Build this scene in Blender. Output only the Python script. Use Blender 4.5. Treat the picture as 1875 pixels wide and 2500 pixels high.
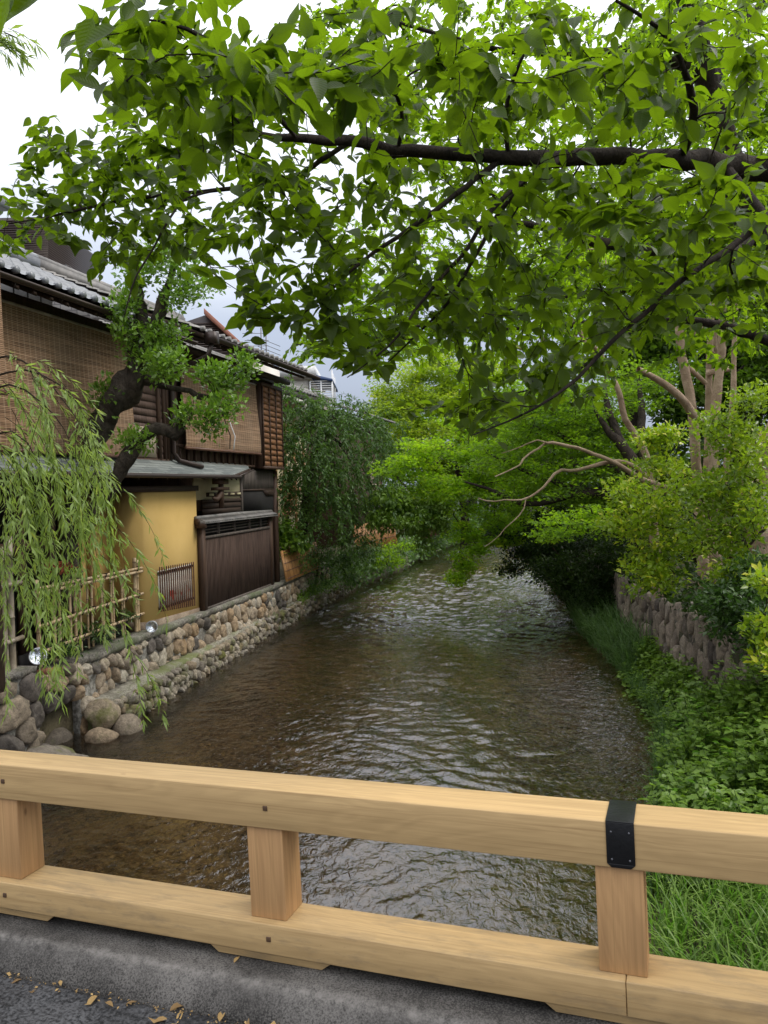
import bpy, bmesh, math, random
import numpy as np
from mathutils import Vector, Matrix
for o in list(bpy.data.objects): bpy.data.objects.remove(o)
scene = bpy.context.scene
COL = scene.collection
rng = np.random.default_rng(7)
random.seed(7)

# ------------------------------------------------------------------ camera
FPX = 1950.0; CAMZ = 3.3
_p = math.radians(1.85); _r = 0.025
CF = np.array([0, math.cos(_p), -math.sin(_p)])
_R0 = np.array([1., 0, 0]); _U0 = np.array([0, math.sin(_p), math.cos(_p)])
CR = math.cos(_r)*_R0 - math.sin(_r)*_U0
CU = math.sin(_r)*_R0 + math.cos(_r)*_U0
cam_d = bpy.data.cameras.new('camera'); cam = bpy.data.objects.new('camera', cam_d); COL.objects.link(cam)
cam_d.sensor_fit = 'VERTICAL'; cam_d.sensor_height = 36; cam_d.sensor_width = 27
cam_d.lens = 36*FPX/2500; cam_d.clip_start = .05; cam_d.clip_end = 2000
cam.matrix_world = Matrix(((CR[0], CU[0], -CF[0], 0), (CR[1], CU[1], -CF[1], 0), (CR[2], CU[2], -CF[2], CAMZ), (0, 0, 0, 1)))
scene.camera = cam
scene.render.resolution_x = 768; scene.render.resolution_y = 1024

# ------------------------------------------------------------------ world, sun, exposure
SUN_EL, SUN_AZ = math.radians(50), math.radians(82)   # azimuth: direction the light comes from, clockwise from +Y
w = bpy.data.worlds.new('World'); scene.world = w; w.use_nodes = True
nt = w.node_tree; nt.nodes.clear()
wo = nt.nodes.new('ShaderNodeOutputWorld'); bg = nt.nodes.new('ShaderNodeBackground')
sky = nt.nodes.new('ShaderNodeTexSky'); sky.sky_type = 'NISHITA'; sky.sun_disc = False
sky.sun_elevation = SUN_EL; sky.sun_rotation = SUN_AZ; sky.air_density = 1.2; sky.dust_density = 3
tc = nt.nodes.new('ShaderNodeTexCoord'); sep = nt.nodes.new('ShaderNodeSeparateXYZ')
noi = nt.nodes.new('ShaderNodeTexNoise'); noi.inputs['Scale'].default_value = 2.2; noi.inputs['Detail'].default_value = 5
mpg = nt.nodes.new('ShaderNodeMapping'); mpg.inputs['Scale'].default_value = (1, 1, 2.6)
cr = nt.nodes.new('ShaderNodeValToRGB')      # cloud brightness by height in an overcast sky
cr.color_ramp.elements[0].position = 0.0; cr.color_ramp.elements[0].color = (3.9, 4.4, 5.6, 1)
cr.color_ramp.elements[1].position = 1.0; cr.color_ramp.elements[1].color = (28, 28.6, 29.8, 1)
e = cr.color_ramp.elements.new(.20); e.color = (6.0, 6.8, 8.4, 1)
e = cr.color_ramp.elements.new(.34); e.color = (12, 12.5, 13.6, 1)
adn = nt.nodes.new('ShaderNodeMath'); adn.operation = 'MULTIPLY_ADD'; adn.inputs[1].default_value = .22
sub = nt.nodes.new('ShaderNodeMath'); sub.operation = 'SUBTRACT'; sub.inputs[1].default_value = .11
mx = nt.nodes.new('ShaderNodeMixRGB'); mx.inputs[0].default_value = .88
L = nt.links.new
L(tc.outputs['Generated'], sep.inputs[0]); L(tc.outputs['Generated'], mpg.inputs[0]); L(mpg.outputs[0], noi.inputs['Vector'])
L(noi.outputs[0], adn.inputs[0]); L(sep.outputs[2], adn.inputs[2]); L(adn.outputs[0], sub.inputs[0]); L(sub.outputs[0], cr.inputs[0])
L(sky.outputs[0], mx.inputs[1]); L(cr.outputs[0], mx.inputs[2]); L(mx.outputs[0], bg.inputs[0])
bg.inputs[1].default_value = .12
L(bg.outputs[0], wo.inputs[0])
sd = bpy.data.lights.new('sun', 'SUN'); sd.energy = 2.2; sd.angle = math.radians(18); sd.color = (1, .95, .87)
sun = bpy.data.objects.new('sun', sd); COL.objects.link(sun)
sdir = Vector((math.sin(SUN_AZ)*math.cos(SUN_EL), math.cos(SUN_AZ)*math.cos(SUN_EL), math.sin(SUN_EL)))
sun.rotation_euler = sdir.to_track_quat('Z', 'Y').to_euler(); sun.location = (0, -10, 30)
vs = scene.view_settings
vs.view_transform = 'Standard'; vs.look = 'None'; vs.gamma = 1; vs.exposure = -0.22
scene.render.engine = 'CYCLES'
scene.cycles.max_bounces = 8; scene.cycles.diffuse_bounces = 3; scene.cycles.glossy_bounces = 3
scene.cycles.transmission_bounces = 5; scene.cycles.transparent_max_bounces = 8

# ------------------------------------------------------------------ survey helpers: turn a bearing into a point of the place
def ray(u, v): return CF + CR*(u-937.5)/FPX - CU*(v-1250)/FPX
C0 = np.array([0, 0, CAMZ])
def aty(u, v, y): d = ray(u, v); return C0 + d*(y/d[1])
def atz(u, v, z): d = ray(u, v); return C0 + d*((z-CAMZ)/d[2])
DS = 1875/1659.0
def dy_(u, v, y): return aty(u*DS, v*DS, y)

# ------------------------------------------------------------------ materials
class NT:
    def __init__(s, name):
        s.m = bpy.data.materials.new(name); s.m.use_nodes = True; s.t = s.m.node_tree; s.t.nodes.clear()
        s.out = s.n('ShaderNodeOutputMaterial')
    def n(s, typ, ins=None, **kw):
        q = s.t.nodes.new(typ)
        for k, v in kw.items(): setattr(q, k, v)
        if ins:
            for k, v in ins.items():
                if isinstance(v, bpy.types.NodeSocket): s.t.links.new(v, q.inputs[k])
                else: q.inputs[k].default_value = v
        return q
    def coord(s, kind='Object', scale=(1, 1, 1), rot=(0, 0, 0)):
        c = s.n('ShaderNodeTexCoord')
        return s.n('ShaderNodeMapping', {0: c.outputs[kind], 'Scale': scale, 'Rotation': rot}).outputs[0]
    def noise(s, vec, scale, detail=4, rough=.55, dist=0):
        return s.n('ShaderNodeTexNoise', {'Vector': vec, 'Scale': scale, 'Detail': detail, 'Roughness': rough, 'Distortion': dist}).outputs[0]
    def ramp(s, fac, stops, interp='LINEAR'):
        q = s.n('ShaderNodeValToRGB', {0: fac}); el = q.color_ramp.elements; q.color_ramp.interpolation = interp
        el[0].position, el[0].color = stops[0][0], (*stops[0][1], 1); el[1].position, el[1].color = stops[-1][0], (*stops[-1][1], 1)
        for p, c in stops[1:-1]: e = el.new(p); e.color = (*c, 1)
        return q.outputs[0]
    def math(s, op, a, b=0.0, c=0.0, clamp=False):
        q = s.n('ShaderNodeMath', {0: a, 1: b, 2: c}, operation=op); q.use_clamp = clamp; return q.outputs[0]
    def mix(s, fac, a, b, mode='MIX'):
        f = lambda x: (*x, 1) if isinstance(x, tuple) and len(x) == 3 else x
        return s.n('ShaderNodeMixRGB', {0: fac, 1: f(a), 2: f(b)}, blend_type=mode).outputs[0]
    def attr(s, name, out='Fac'): return s.n('ShaderNodeAttribute', attribute_name=name).outputs[out]
    def bump(s, h, strength=.3, dist=.02, normal=None):
        d = {'Height': h, 'Strength': strength, 'Distance': dist}
        if normal is not None: d['Normal'] = normal
        return s.n('ShaderNodeBump', d).outputs[0]
    def pbr(s, col, rough=.7, normal=None, spec=.5, metal=0.0, **kw):
        f = lambda x: (*x, 1) if isinstance(x, tuple) and len(x) == 3 else x
        d = {'Base Color': f(col), 'Roughness': rough, 'Specular IOR Level': spec, 'Metallic': metal}
        if normal is not None: d['Normal'] = normal
        d.update(kw); return s.n('ShaderNodeBsdfPrincipled', d).outputs[0]
    def fin(s, sh): s.t.links.new(sh, s.out.inputs[0]); return s.m

MATS = {}
def wood(name, c1, c2, axis=0, rough=.6, bump=.15, fine=1.0, stain=None, spec=.3):
    k = NT(name); sc = [9*fine, 9*fine, 9*fine]; sc[axis] = .55*fine
    v = k.coord('Object', tuple(sc)); g = k.noise(v, 2.2, 6, .6, 1.6)
    sc2 = [70*fine, 70*fine, 70*fine]; sc2[axis] = 2.0
    f = k.noise(k.coord('Object', tuple(sc2)), 1.5, 3)
    q = k.math('ADD', k.math('MULTIPLY', g, .7), k.math('MULTIPLY', f, .3))
    col = k.ramp(q, [(.34, c1), (.66, c2)])
    if stain:
        b = k.noise(k.coord('Object'), 2.6, 6, .65)
        col = k.mix(k.ramp(b, [(.50, (0, 0, 0)), (.74, (.6, .6, .6))]), col, stain)
    MATS[name] = k.fin(k.pbr(col, rough, k.bump(q, bump, .01), spec))
    return MATS[name]
def plain(name, col, rough=.6, metal=0.0, var=.15, bump=.1, scale=8, spec=.5):
    k = NT(name); v = k.coord('Object'); n = k.noise(v, scale, 5, .6)
    c2 = tuple(min(1, x*(1+var)) for x in col); c1 = tuple(x*(1-var) for x in col)
    MATS[name] = k.fin(k.pbr(k.ramp(n, [(.3, c1), (.7, c2)]), rough, k.bump(k.noise(v, scale*6, 4), bump, .01), spec, metal))
    return MATS[name]

# cypress railing: pale straw wood with very fine straight grain
def cypress(name, axis, c1, c2, dirt=True):
    k = NT(name); sc = [14, 14, 14]; sc[axis] = .35
    v = k.coord('Object', tuple(sc)); g = k.noise(v, 3.0, 5, .65, .6)
    sc2 = [3.5, 3.5, 3.5]; sc2[axis] = .5
    g2 = k.noise(k.coord('Object', tuple(sc2)), 1.3, 3, .5, 2.2)
    rings = k.math('SINE', k.math('MULTIPLY', g2, 60))
    q = k.math('ADD', k.math('MULTIPLY', g, .75), k.math('MULTIPLY', rings, .045))
    col = k.ramp(q, [(.20, c1), (.55, c2)])
    big = k.noise(k.coord('Object', (1, 1, 1)), 1.7, 3)
    col = k.mix(k.math('MULTIPLY', big, .18), col, (c1[0]*.8, c1[1]*.72, c1[2]*.6))
    kv = [2.2, 2.2, 2.2]; kv[axis] = 1.1
    vo = k.n('ShaderNodeTexVoronoi', {'Vector': k.coord('Object', tuple(kv)), 'Scale': 1.6}, feature='F1').outputs['Distance']
    col = k.mix(k.ramp(vo, [(.012, (.8, .8, .8)), (.035, (0, 0, 0))]), col, (.20, .10, .04))
    fine = [160, 160, 160]; fine[axis] = 1.2
    fl = k.noise(k.coord('Object', tuple(fine)), 1.0, 2)
    col = k.mix(k.ramp(fl, [(.56, (0, 0, 0)), (.70, (.38, .38, .38))]), col, (.26, .15, .06))
    if dirt:
        sc3 = [9, 9, 9]; sc3[axis] = 2.2
        d = k.noise(k.coord('Object', tuple(sc3)), 2.4, 7, .72)
        col = k.mix(k.ramp(d, [(.49, (0, 0, 0)), (.72, (.6, .6, .6))]), col, (.17, .13, .085))
        sp = k.noise(k.coord('Object'), 60, 2)
        col = k.mix(k.ramp(sp, [(.74, (0, 0, 0)), (.78, (.5, .5, .5))]), col, (.12, .08, .05))
    MATS[name] = k.fin(k.pbr(col, .55, k.bump(q, .25, .003), .35)); return MATS[name]
cypress('cypress_long', 0, (.40, .265, .12), (.585, .395, .185), False)
cypress('cypress_lower', 0, (.40, .265, .12), (.585, .395, .185), True)
cypress('cypress_post', 2, (.38, .215, .095), (.55, .325, .145), False)
wood('dark_timber', (.030, .016, .010), (.105, .058, .036), 2, .65)
wood('dark_timber_long', (.022, .013, .009), (.07, .042, .028), 0, .7)
wood('board_weathered', (.045, .027, .020), (.15, .095, .072), 2, .7, .3)
wood('board_grey', (.05, .04, .034), (.16, .13, .11), 2, .8, .25)
wood('shutter_board', (.07, .03, .013), (.34, .16, .07), 0, .65, .2)
wood('tan_timber', (.22, .11, .045), (.42, .24, .10), 2, .7)
wood('pale_timber', (.3, .24, .17), (.5, .42, .32), 2, .7)
plain('black_iron', (.010, .010, .011), .38, .3, .3, .15, 12)
plain('plug_wood', (.085, .045, .022), .6)
plain('gutter_brown', (.045, .028, .022), .45, .2)
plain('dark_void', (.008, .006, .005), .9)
plain('white_paint', (.62, .62, .62), .6)
plain('cream_plaster', (.50, .44, .27), .9, 0, .06)
plain('awning_blue', (.012, .04, .13), .6)
plain('concrete_wall', (.42, .38, .34), .9, 0, .1)
plain('pale_wall', (.60, .56, .50), .9, 0, .06)
plain('louver_dark', (.045, .035, .035), .6)
plain('louver_grey', (.10, .095, .09), .6)
plain('red_fascia', (.30, .12, .075), .7)
plain('antenna_metal', (.12, .12, .13), .5, .6)
plain('rope', (.02, .014, .01), .9)

def yellow():
    k = NT('yellow_plaster'); v = k.coord('Object')
    n = k.noise(v, .9, 5, .6); col = k.ramp(n, [(.3, (.56, .37, .125)), (.7, (.66, .45, .165))])
    st = k.noise(k.coord('Object', (6, 6, 1.2)), 1.6, 6, .7)
    col = k.mix(k.ramp(st, [(.60, (0, 0, 0)), (.85, (.28, .28, .28))]), col, (.25, .17, .07))
    MATS['yellow_plaster'] = k.fin(k.pbr(col, .92, k.bump(k.noise(v, 90, 4), .2, .004), .15))
yellow()
def granite(name, c1, c2, sc=110, rough=.85, moss=None):
    k = NT(name); v = k.coord('Object'); n = k.noise(v, sc, 3, .7); b = k.noise(v, 2.5, 5, .6)
    col = k.ramp(k.math('ADD', k.math('MULTIPLY', n, .75), k.math('MULTIPLY', b, .25)), [(.42, c1), (.58, c2)])
    col = k.mix(k.ramp(b, [(.35, (.6, .6, .6)), (.65, (0, 0, 0))]), col, tuple(x*.62 for x in c1))
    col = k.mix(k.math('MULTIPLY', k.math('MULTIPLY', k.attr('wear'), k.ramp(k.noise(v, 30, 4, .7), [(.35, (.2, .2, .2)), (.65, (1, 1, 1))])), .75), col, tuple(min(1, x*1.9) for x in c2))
    if moss: col = k.mix(k.ramp(k.noise(v, 1.6, 6, .65), [(.46, (0, 0, 0)), (.6, (.85, .85, .85))]), col, moss)
    MATS[name] = k.fin(k.pbr(col, rough, k.bump(n, .5, .006, k.bump(b, .4, .03)), .3)); return MATS[name]
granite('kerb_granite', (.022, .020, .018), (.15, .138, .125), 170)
granite('paving_granite', (.010, .011, .013), (.095, .095, .10), 80, .5)
granite('pebble_dash', (.22, .16, .11), (.46, .36, .27), 70)
granite('coping_stone', (.10, .09, .075), (.34, .31, .26), 28, .9, (.10, .115, .06))
granite('ledge_cement', (.18, .16, .12), (.40, .37, .30), 30, .9, (.13, .15, .045))
granite('mortar', (.17, .155, .13), (.40, .38, .34), 20, .9)
granite('mortar_dark', (.06, .052, .042), (.16, .14, .12), 20, .95, (.05, .055, .02))
granite('soil', (.03, .022, .014), (.09, .07, .045), 25, .95)
def stone(name, stops, moss, mlo=.5):
    k = NT(name); a = k.attr('lv'); v = k.coord('Object')
    col = k.ramp(a, stops); n = k.noise(v, 14, 7, .68); f = k.noise(v, 70, 4, .7)
    col = k.mix(.8, col, k.ramp(n, [(.28, (.30, .28, .26)), (.72, (1.45, 1.4, 1.32))]), 'MULTIPLY')
    col = k.mix(.5, col, k.ramp(f, [(.3, (.5, .5, .5)), (.7, (1.4, 1.4, 1.4))]), 'MULTIPLY')
    b = k.noise(v, 2.6, 6, .62); col = k.mix(k.ramp(b, [(mlo, (0, 0, 0)), (mlo+.14, (.8, .8, .8))]), col, moss)
    MATS[name] = k.fin(k.pbr(col, .85, k.bump(f, .5, .012, k.bump(n, .6, .05)), .3))
stone('river_stone', [(0, (.16, .14, .125)), (.12, (.07, .062, .055)), (.24, (.44, .36, .27)), (.45, (.34, .23, .13)), (.62, (.50, .45, .37)), (.85, (.28, .21, .14)), (1, (.55, .50, .42))], (.12, .12, .05), .60)
stone('ledge_stone', [(0, (.18, .16, .14)), (.3, (.38, .33, .26)), (.5, (.26, .20, .13)), (.75, (.44, .40, .34)), (1, (.20, .18, .15))], (.12, .13, .025), .50)
stone('wall_stone', [(0, (.10, .085, .08)), (.3, (.30, .25, .21)), (.6, (.20, .165, .14)), (.8, (.36, .31, .26)), (1, (.12, .10, .09))], (.045, .05, .025), .58)

def tiles(name, c1, c2, rough):
    k = NT(name); v = k.coord('Object'); n = k.noise(v, 5, 6, .6)
    MATS[name] = k.fin(k.pbr(k.ramp(n, [(.3, c1), (.7, c2)]), rough, k.bump(k.noise(v, 60, 3), .1, .004), .6))
tiles('roof_tile', (.10, .105, .115), (.22, .225, .235), .32)
tiles('roof_tile_dull', (.10, .095, .09), (.24, .22, .20), .6)
def copper():
    k = NT('patina_shingle'); v = k.coord('Object')
    br = k.n('ShaderNodeTexBrick', {'Vector': v, 'Color1': (.12, .135, .13, 1), 'Color2': (.24, .255, .24, 1), 'Mortar': (.05, .06, .06, 1), 'Scale': 1, 'Mortar Size': .006, 'Brick Width': .42, 'Row Height': .085, 'Bias': 0.0})
    n = k.noise(k.coord('Object', (1, 6, 1)), 3, 6, .7)
    col = k.mix(.6, br.outputs[0], k.ramp(n, [(.3, (.5, .5, .48)), (.7, (1.35, 1.35, 1.3))]), 'MULTIPLY')
    MATS['patina_shingle'] = k.fin(k.pbr(col, .55, k.bump(br.outputs[1], -.5, .01), .4))
copper()
def blind():
    k = NT('bamboo_blind'); v = k.coord('Object')
    s = k.n('ShaderNodeSeparateXYZ', {0: v})
    # thin slats: irregular fine lines along z, vertical strings along x
    sl = k.noise(k.coord('Object', (1.2, 1.2, 75)), 1.0, 3, .7)
    line = k.math('SINE', k.math('MULTIPLY', s.outputs[2], 2*math.pi/.022))
    st = k.math('POWER', k.math('ABSOLUTE', k.math('SINE', k.math('MULTIPLY', s.outputs[0], math.pi/.105))), 18.0)
    big = k.noise(k.coord('Object', (2, 2, .5)), 1.1, 4)
    q = k.math('ADD', k.math('MULTIPLY', sl, .8), k.math('MULTIPLY', line, .09))
    col = k.ramp(q, [(.28, (.06, .032, .017)), (.45, (.31, .185, .105)), (.66, (.54, .36, .225))])
    col = k.mix(k.ramp(big, [(.35, (0, 0, 0)), (.7, (.45, .45, .45))]), col, (.25, .18, .125))
    col = k.mix(k.math('MULTIPLY', st, .25), col, (.60, .45, .31))
    MATS['bamboo_blind'] = k.fin(k.pbr(col, .8, k.bump(q, .6, .008), .2))
blind()
def bamboo(name, c1, c2):
    k = NT(name); a = k.attr('lv'); v = k.coord('Object'); n = k.noise(v, 6, 4)
    col = k.ramp(n, [(.3, c1), (.7, c2)])
    col = k.mix(k.math('MULTIPLY', a, .8), col, (.035, .022, .012))
    MATS[name] = k.fin(k.pbr(col, .45, None, .4))
bamboo('bamboo', (.36, .24, .12), (.58, .44, .27)); bamboo('bamboo_old', (.20, .16, .11), (.42, .36, .28))
bamboo('bamboo_orange', (.34, .15, .045), (.55, .28, .09)); bamboo('bamboo_brown', (.08, .035, .022), (.19, .09, .05))
def paper():
    k = NT('screen_paper'); v = k.coord('Object'); n = k.noise(k.coord('Object', (7, 1, 6)), 1.0, 2)
    MATS['screen_paper'] = k.fin(k.pbr(k.ramp(n, [(.3, (.48, .45, .40)), (.7, (.62, .58, .50))]), .9))
paper(); plain('red_print', (.34, .035, .02), .8)
def lampglass():
    k = NT('lamp_reflector'); v = k.coord('Object')
    n = k.noise(v, 16, 3, .5, 1.0)
    MATS['lamp_reflector'] = k.fin(k.pbr(k.ramp(n, [(.35, (.3, .31, .32)), (.6, (.85, .87, .9))]), .12, k.bump(n, .5, .02), .6, .9))
lampglass(); plain('lamp_rim', (.55, .56, .58), .3, .8)

def bark(name, c1, c2, sc=10, rough=.9, stretch=3):
    k = NT(name); v = k.coord('Object', (stretch, stretch, 1)); n = k.noise(v, sc*.4, 8, .7, .6); m_ = k.noise(k.coord('Object'), 1.3, 5)
    col = k.ramp(n, [(.3, c1), (.68, c2)]); col = k.mix(k.ramp(m_, [(.5, (0, 0, 0)), (.7, (.5, .5, .5))]), col, (c1[0]*.9, c1[1]*1.2, c1[2]*.8))
    MATS[name] = k.fin(k.pbr(col, rough, k.bump(n, 1.0, .07), .2))
bark('bark_dark', (.012, .009, .007), (.055, .040, .030)); bark('bark_grey', (.020, .016, .012), (.11, .088, .066), 16, .9, 1.5)
bark('bark_pale', (.19, .12, .075), (.50, .37, .26), 7, .75, 1.2); bark('bark_twig', (.02, .014, .009), (.06, .04, .025))

def leafmat(name, dark, light, trans, gloss=.4, tf=.4, hue=None, veins=False, spec=.4):
    k = NT(name); a = k.attr('lv')
    stops = [(0, dark), (1, light)] if hue is None else [(0, dark), (.85, light), (.93, hue), (1, hue)]
    col = k.ramp(a, stops)
    tcol = k.mix(k.math('MULTIPLY', a, .6), trans, tuple(min(1, x*1.25) for x in trans))
    normal = None
    if veins:
        lu = k.n('ShaderNodeSeparateXYZ', {0: k.attr('luv', 'Vector')})
        ax = k.math('ABSOLUTE', lu.outputs[0])
        mid = k.math('LESS_THAN', ax, .018)
        vv = k.math('SINE', k.math('MULTIPLY', k.math('SUBTRACT', lu.outputs[1], k.math('MULTIPLY', ax, .75)), 62))
        side = k.math('MULTIPLY', k.math('GREATER_THAN', vv, .88), .5)
        vf = k.math('MAXIMUM', mid, side)
        col = k.mix(k.math('MULTIPLY', vf, .45), col, tuple(min(1, x*1.7+.02) for x in light))
        tcol = k.mix(k.math('MULTIPLY', vf, .35), tcol, (trans[0]*.45, trans[1]*.5, trans[2]*.5))
        normal = k.bump(k.math('ADD', vv, k.math('MULTIPLY', mid, -2)), .22, .002)
    p = k.pbr(col, gloss, normal, spec)
    t = k.n('ShaderNodeBsdfTranslucent', {0: tcol}).outputs[0]
    MATS[name] = k.fin(k.n('ShaderNodeMixShader', {0: tf, 1: p, 2: t}).outputs[0])
leafmat('leaf_cherry', (.022, .040, .007), (.070, .110, .012), (.18, .30, .006), .38, .5, veins=True, spec=.22)
leafmat('leaf_cherry_far', (.042, .075, .009), (.12, .18, .014), (.30, .50, .010), .45, .54, spec=.2)
leafmat('leaf_evergreen', (.055, .12, .018), (.22, .36, .045), (.22, .42, .02), .28, .3, spec=.55)
leafmat('leaf_willow', (.13, .19, .05), (.30, .40, .11), (.40, .55, .08), .45, .42, hue=(.42, .44, .06))
leafmat('leaf_weeping', (.032, .075, .018), (.13, .22, .05), (.13, .26, .03), .38, .34, spec=.3)
leafmat('leaf_maple_mid', (.040, .085, .009), (.15, .24, .016), (.22, .40, .012), .5, .5, spec=.2)
leafmat('leaf_maple', (.065, .13, .010), (.20, .33, .016), (.34, .58, .012), .5, .5, spec=.2, hue=(.36, .42, .02))
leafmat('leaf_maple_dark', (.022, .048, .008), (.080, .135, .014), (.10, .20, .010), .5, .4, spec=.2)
leafmat('leaf_yellow', (.10, .17, .015), (.27, .36, .025), (.40, .56, .02), .5, .5, hue=(.46, .46, .03))
leafmat('leaf_shrub', (.06, .11, .012), (.26, .36, .02), (.34, .52, .02), .33, .42, hue=(.52, .50, .03))
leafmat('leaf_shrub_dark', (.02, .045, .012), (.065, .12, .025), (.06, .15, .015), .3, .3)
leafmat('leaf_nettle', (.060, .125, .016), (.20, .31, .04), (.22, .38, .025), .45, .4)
leafmat('leaf_grass', (.075, .14, .02), (.20, .31, .045), (.16, .38, .03), .45, .4)
leafmat('leaf_reed', (.04, .085, .025), (.12, .20, .06), (.12, .24, .04), .5, .4)
leafmat('leaf_red', (.22, .05, .02), (.40, .13, .06), (.4, .1, .04), .5, .4)
leafmat('leaf_shaded', (.010, .022, .006), (.034, .060, .012), (.035, .07, .006), .5, .35, spec=.15)  # leaf colour darkened to carry the shade under the maple canopy
leafmat('leaf_dry', (.20, .12, .05), (.50, .33, .13), (.3, .2, .06), .7, .2)

# ------------------------------------------------------------------ mesh helpers
def mk(name, V, F, mat, parent=None, smooth=False, attrs=None, matrix=None):
    """V (n,3) array, F list of (k,m) int arrays or one array -> ONE mesh object"""
    V = np.asarray(V, dtype=np.float32)
    if not isinstance(F, (list, tuple)): F = [F]
    F = [np.asarray(f, dtype=np.int32) for f in F if len(f)]
    me = bpy.data.meshes.new(name)
    me.vertices.add(len(V)); me.vertices.foreach_set('co', V.ravel())
    tot = sum(len(f) for f in F); nl = sum(f.size for f in F)
    me.loops.add(nl); me.polygons.add(tot)
    me.loops.foreach_set('vertex_index', np.concatenate([f.ravel() for f in F]))
    sizes = np.concatenate([np.full(len(f), f.shape[1], dtype=np.int32) for f in F])
    st = np.zeros(tot, dtype=np.int32); st[1:] = np.cumsum(sizes)[:-1]
    me.polygons.foreach_set('loop_start', st)
    if smooth: me.polygons.foreach_set('use_smooth', np.ones(tot, dtype=bool))
    me.update(calc_edges=True)
    if attrs:
        for k_, a in attrs.items():
            a = np.asarray(a, dtype=np.float32)
            if a.ndim == 1: me.attributes.new(k_, 'FLOAT', 'POINT').data.foreach_set('value', a)
            else: me.attributes.new(k_, 'FLOAT_VECTOR', 'POINT').data.foreach_set('vector', a.ravel())
    me.materials.append(MATS[mat] if isinstance(mat, str) else mat)
    o = bpy.data.objects.new(name, me); COL.objects.link(o)
    if parent is not None: o.parent = parent
    if matrix is not None: o.matrix_world = matrix
    return o
def tag(o, label=None, cat=None, group=None, kind=None):
    if label: o['label'] = label
    if cat: o['category'] = cat
    if group: o['group'] = group
    if kind: o['kind'] = kind
    return o
def thing(name, label, cat, matrix=None, group=None, loc=None):
    o = bpy.data.objects.new(name, None); COL.objects.link(o); o.empty_display_size = .2
    if matrix is not None: o.matrix_world = matrix
    if loc is not None: o.location = loc
    return tag(o, label, cat, group)
class MB:
    """collects boxes / prisms / tubes into one mesh"""
    def __init__(s): s.V = []; s.Q = []; s.T = []; s.A = []; s.n = 0
    def add(s, V, Q=None, T=None, a=0.0):
        V = np.asarray(V, float)
        if Q is not None and len(Q): s.Q.append(np.asarray(Q)+s.n)
        if T is not None and len(T): s.T.append(np.asarray(T)+s.n)
        s.V.append(V); s.A.append(np.full(len(V), a) if np.isscalar(a) else a); s.n += len(V); return s
    BQ = np.array([[0, 3, 2, 1], [4, 5, 6, 7], [0, 1, 5, 4], [1, 2, 6, 5], [2, 3, 7, 6], [3, 0, 4, 7]])
    def box(s, x0, x1, y0, y1, z0, z1, a=0.0):
        return s.add([(x0, y0, z0), (x1, y0, z0), (x1, y1, z0), (x0, y1, z0), (x0, y0, z1), (x1, y0, z1), (x1, y1, z1), (x0, y1, z1)], MB.BQ, a=a)
    def hexa(s, P, a=0.0): return s.add(P, MB.BQ, a=a)
    def tube(s, pts, r, k=8, a=0.0, cap=True):
        pts = np.asarray(pts, float); n = len(pts); r = np.full(n, r) if np.isscalar(r) else np.asarray(r)
        d = np.gradient(pts, axis=0); d /= np.linalg.norm(d, axis=1)[:, None]+1e-9
        ref = np.array([0, 0, 1.]) if abs(d[0][2]) < .8 else np.array([1., 0, 0])
        V = []; u = np.cross(d[0], ref); u /= np.linalg.norm(u)
        th = np.linspace(0, 2*np.pi, k, endpoint=False)
        for i in range(n):
            u = u-d[i]*(u@d[i]); u /= np.linalg.norm(u); w_ = np.cross(d[i], u)
            V.append(pts[i]+r[i]*(np.cos(th)[:, None]*u+np.sin(th)[:, None]*w_))
        V = np.concatenate(V); i = np.arange(k); j = (i+1) % k
        Q = np.concatenate([np.stack([m*k+i, m*k+j, (m+1)*k+j, (m+1)*k+i], 1) for m in range(n-1)])
        T = []
        if cap:
            V = np.concatenate([V, pts[:1], pts[-1:]])
            T = np.concatenate([np.stack([j, i, np.full(k, n*k)], 1), np.stack([(n-1)*k+i, (n-1)*k+j, np.full(k, n*k+1)], 1)])
        if not np.isscalar(a): a = np.concatenate([np.repeat(a, k), [a[0], a[-1]] if cap else []])
        return s.add(V, Q, T, a)
    def build(s, name, mat, parent=None, smooth=False, bevel=0, **kw):
        F = []
        if s.Q: F.append(np.concatenate(s.Q))
        if s.T: F.append(np.concatenate(s.T))
        o = mk(name, np.concatenate(s.V), F, mat, parent, smooth, {'lv': np.concatenate(s.A)}, **kw)
        if bevel:
            b = o.modifiers.new('bevel', 'BEVEL'); b.width = bevel; b.segments = 2; b.limit_method = 'ANGLE'; b.angle_limit = math.radians(40)
        return o
def frame(x, y, t, z=0):
    """local x runs along the wall (away from the viewer), y towards the bank, z up"""
    d = np.array([t, 1.0]); d /= np.linalg.norm(d)
    return Matrix(((d[0], -d[1], 0, x), (d[1], d[0], 0, y), (0, 0, 1, z), (0, 0, 0, 1)))
def interp(pts, y): ys = [p[0] for p in pts]; return np.interp(y, ys, [p[1] for p in pts])
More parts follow.
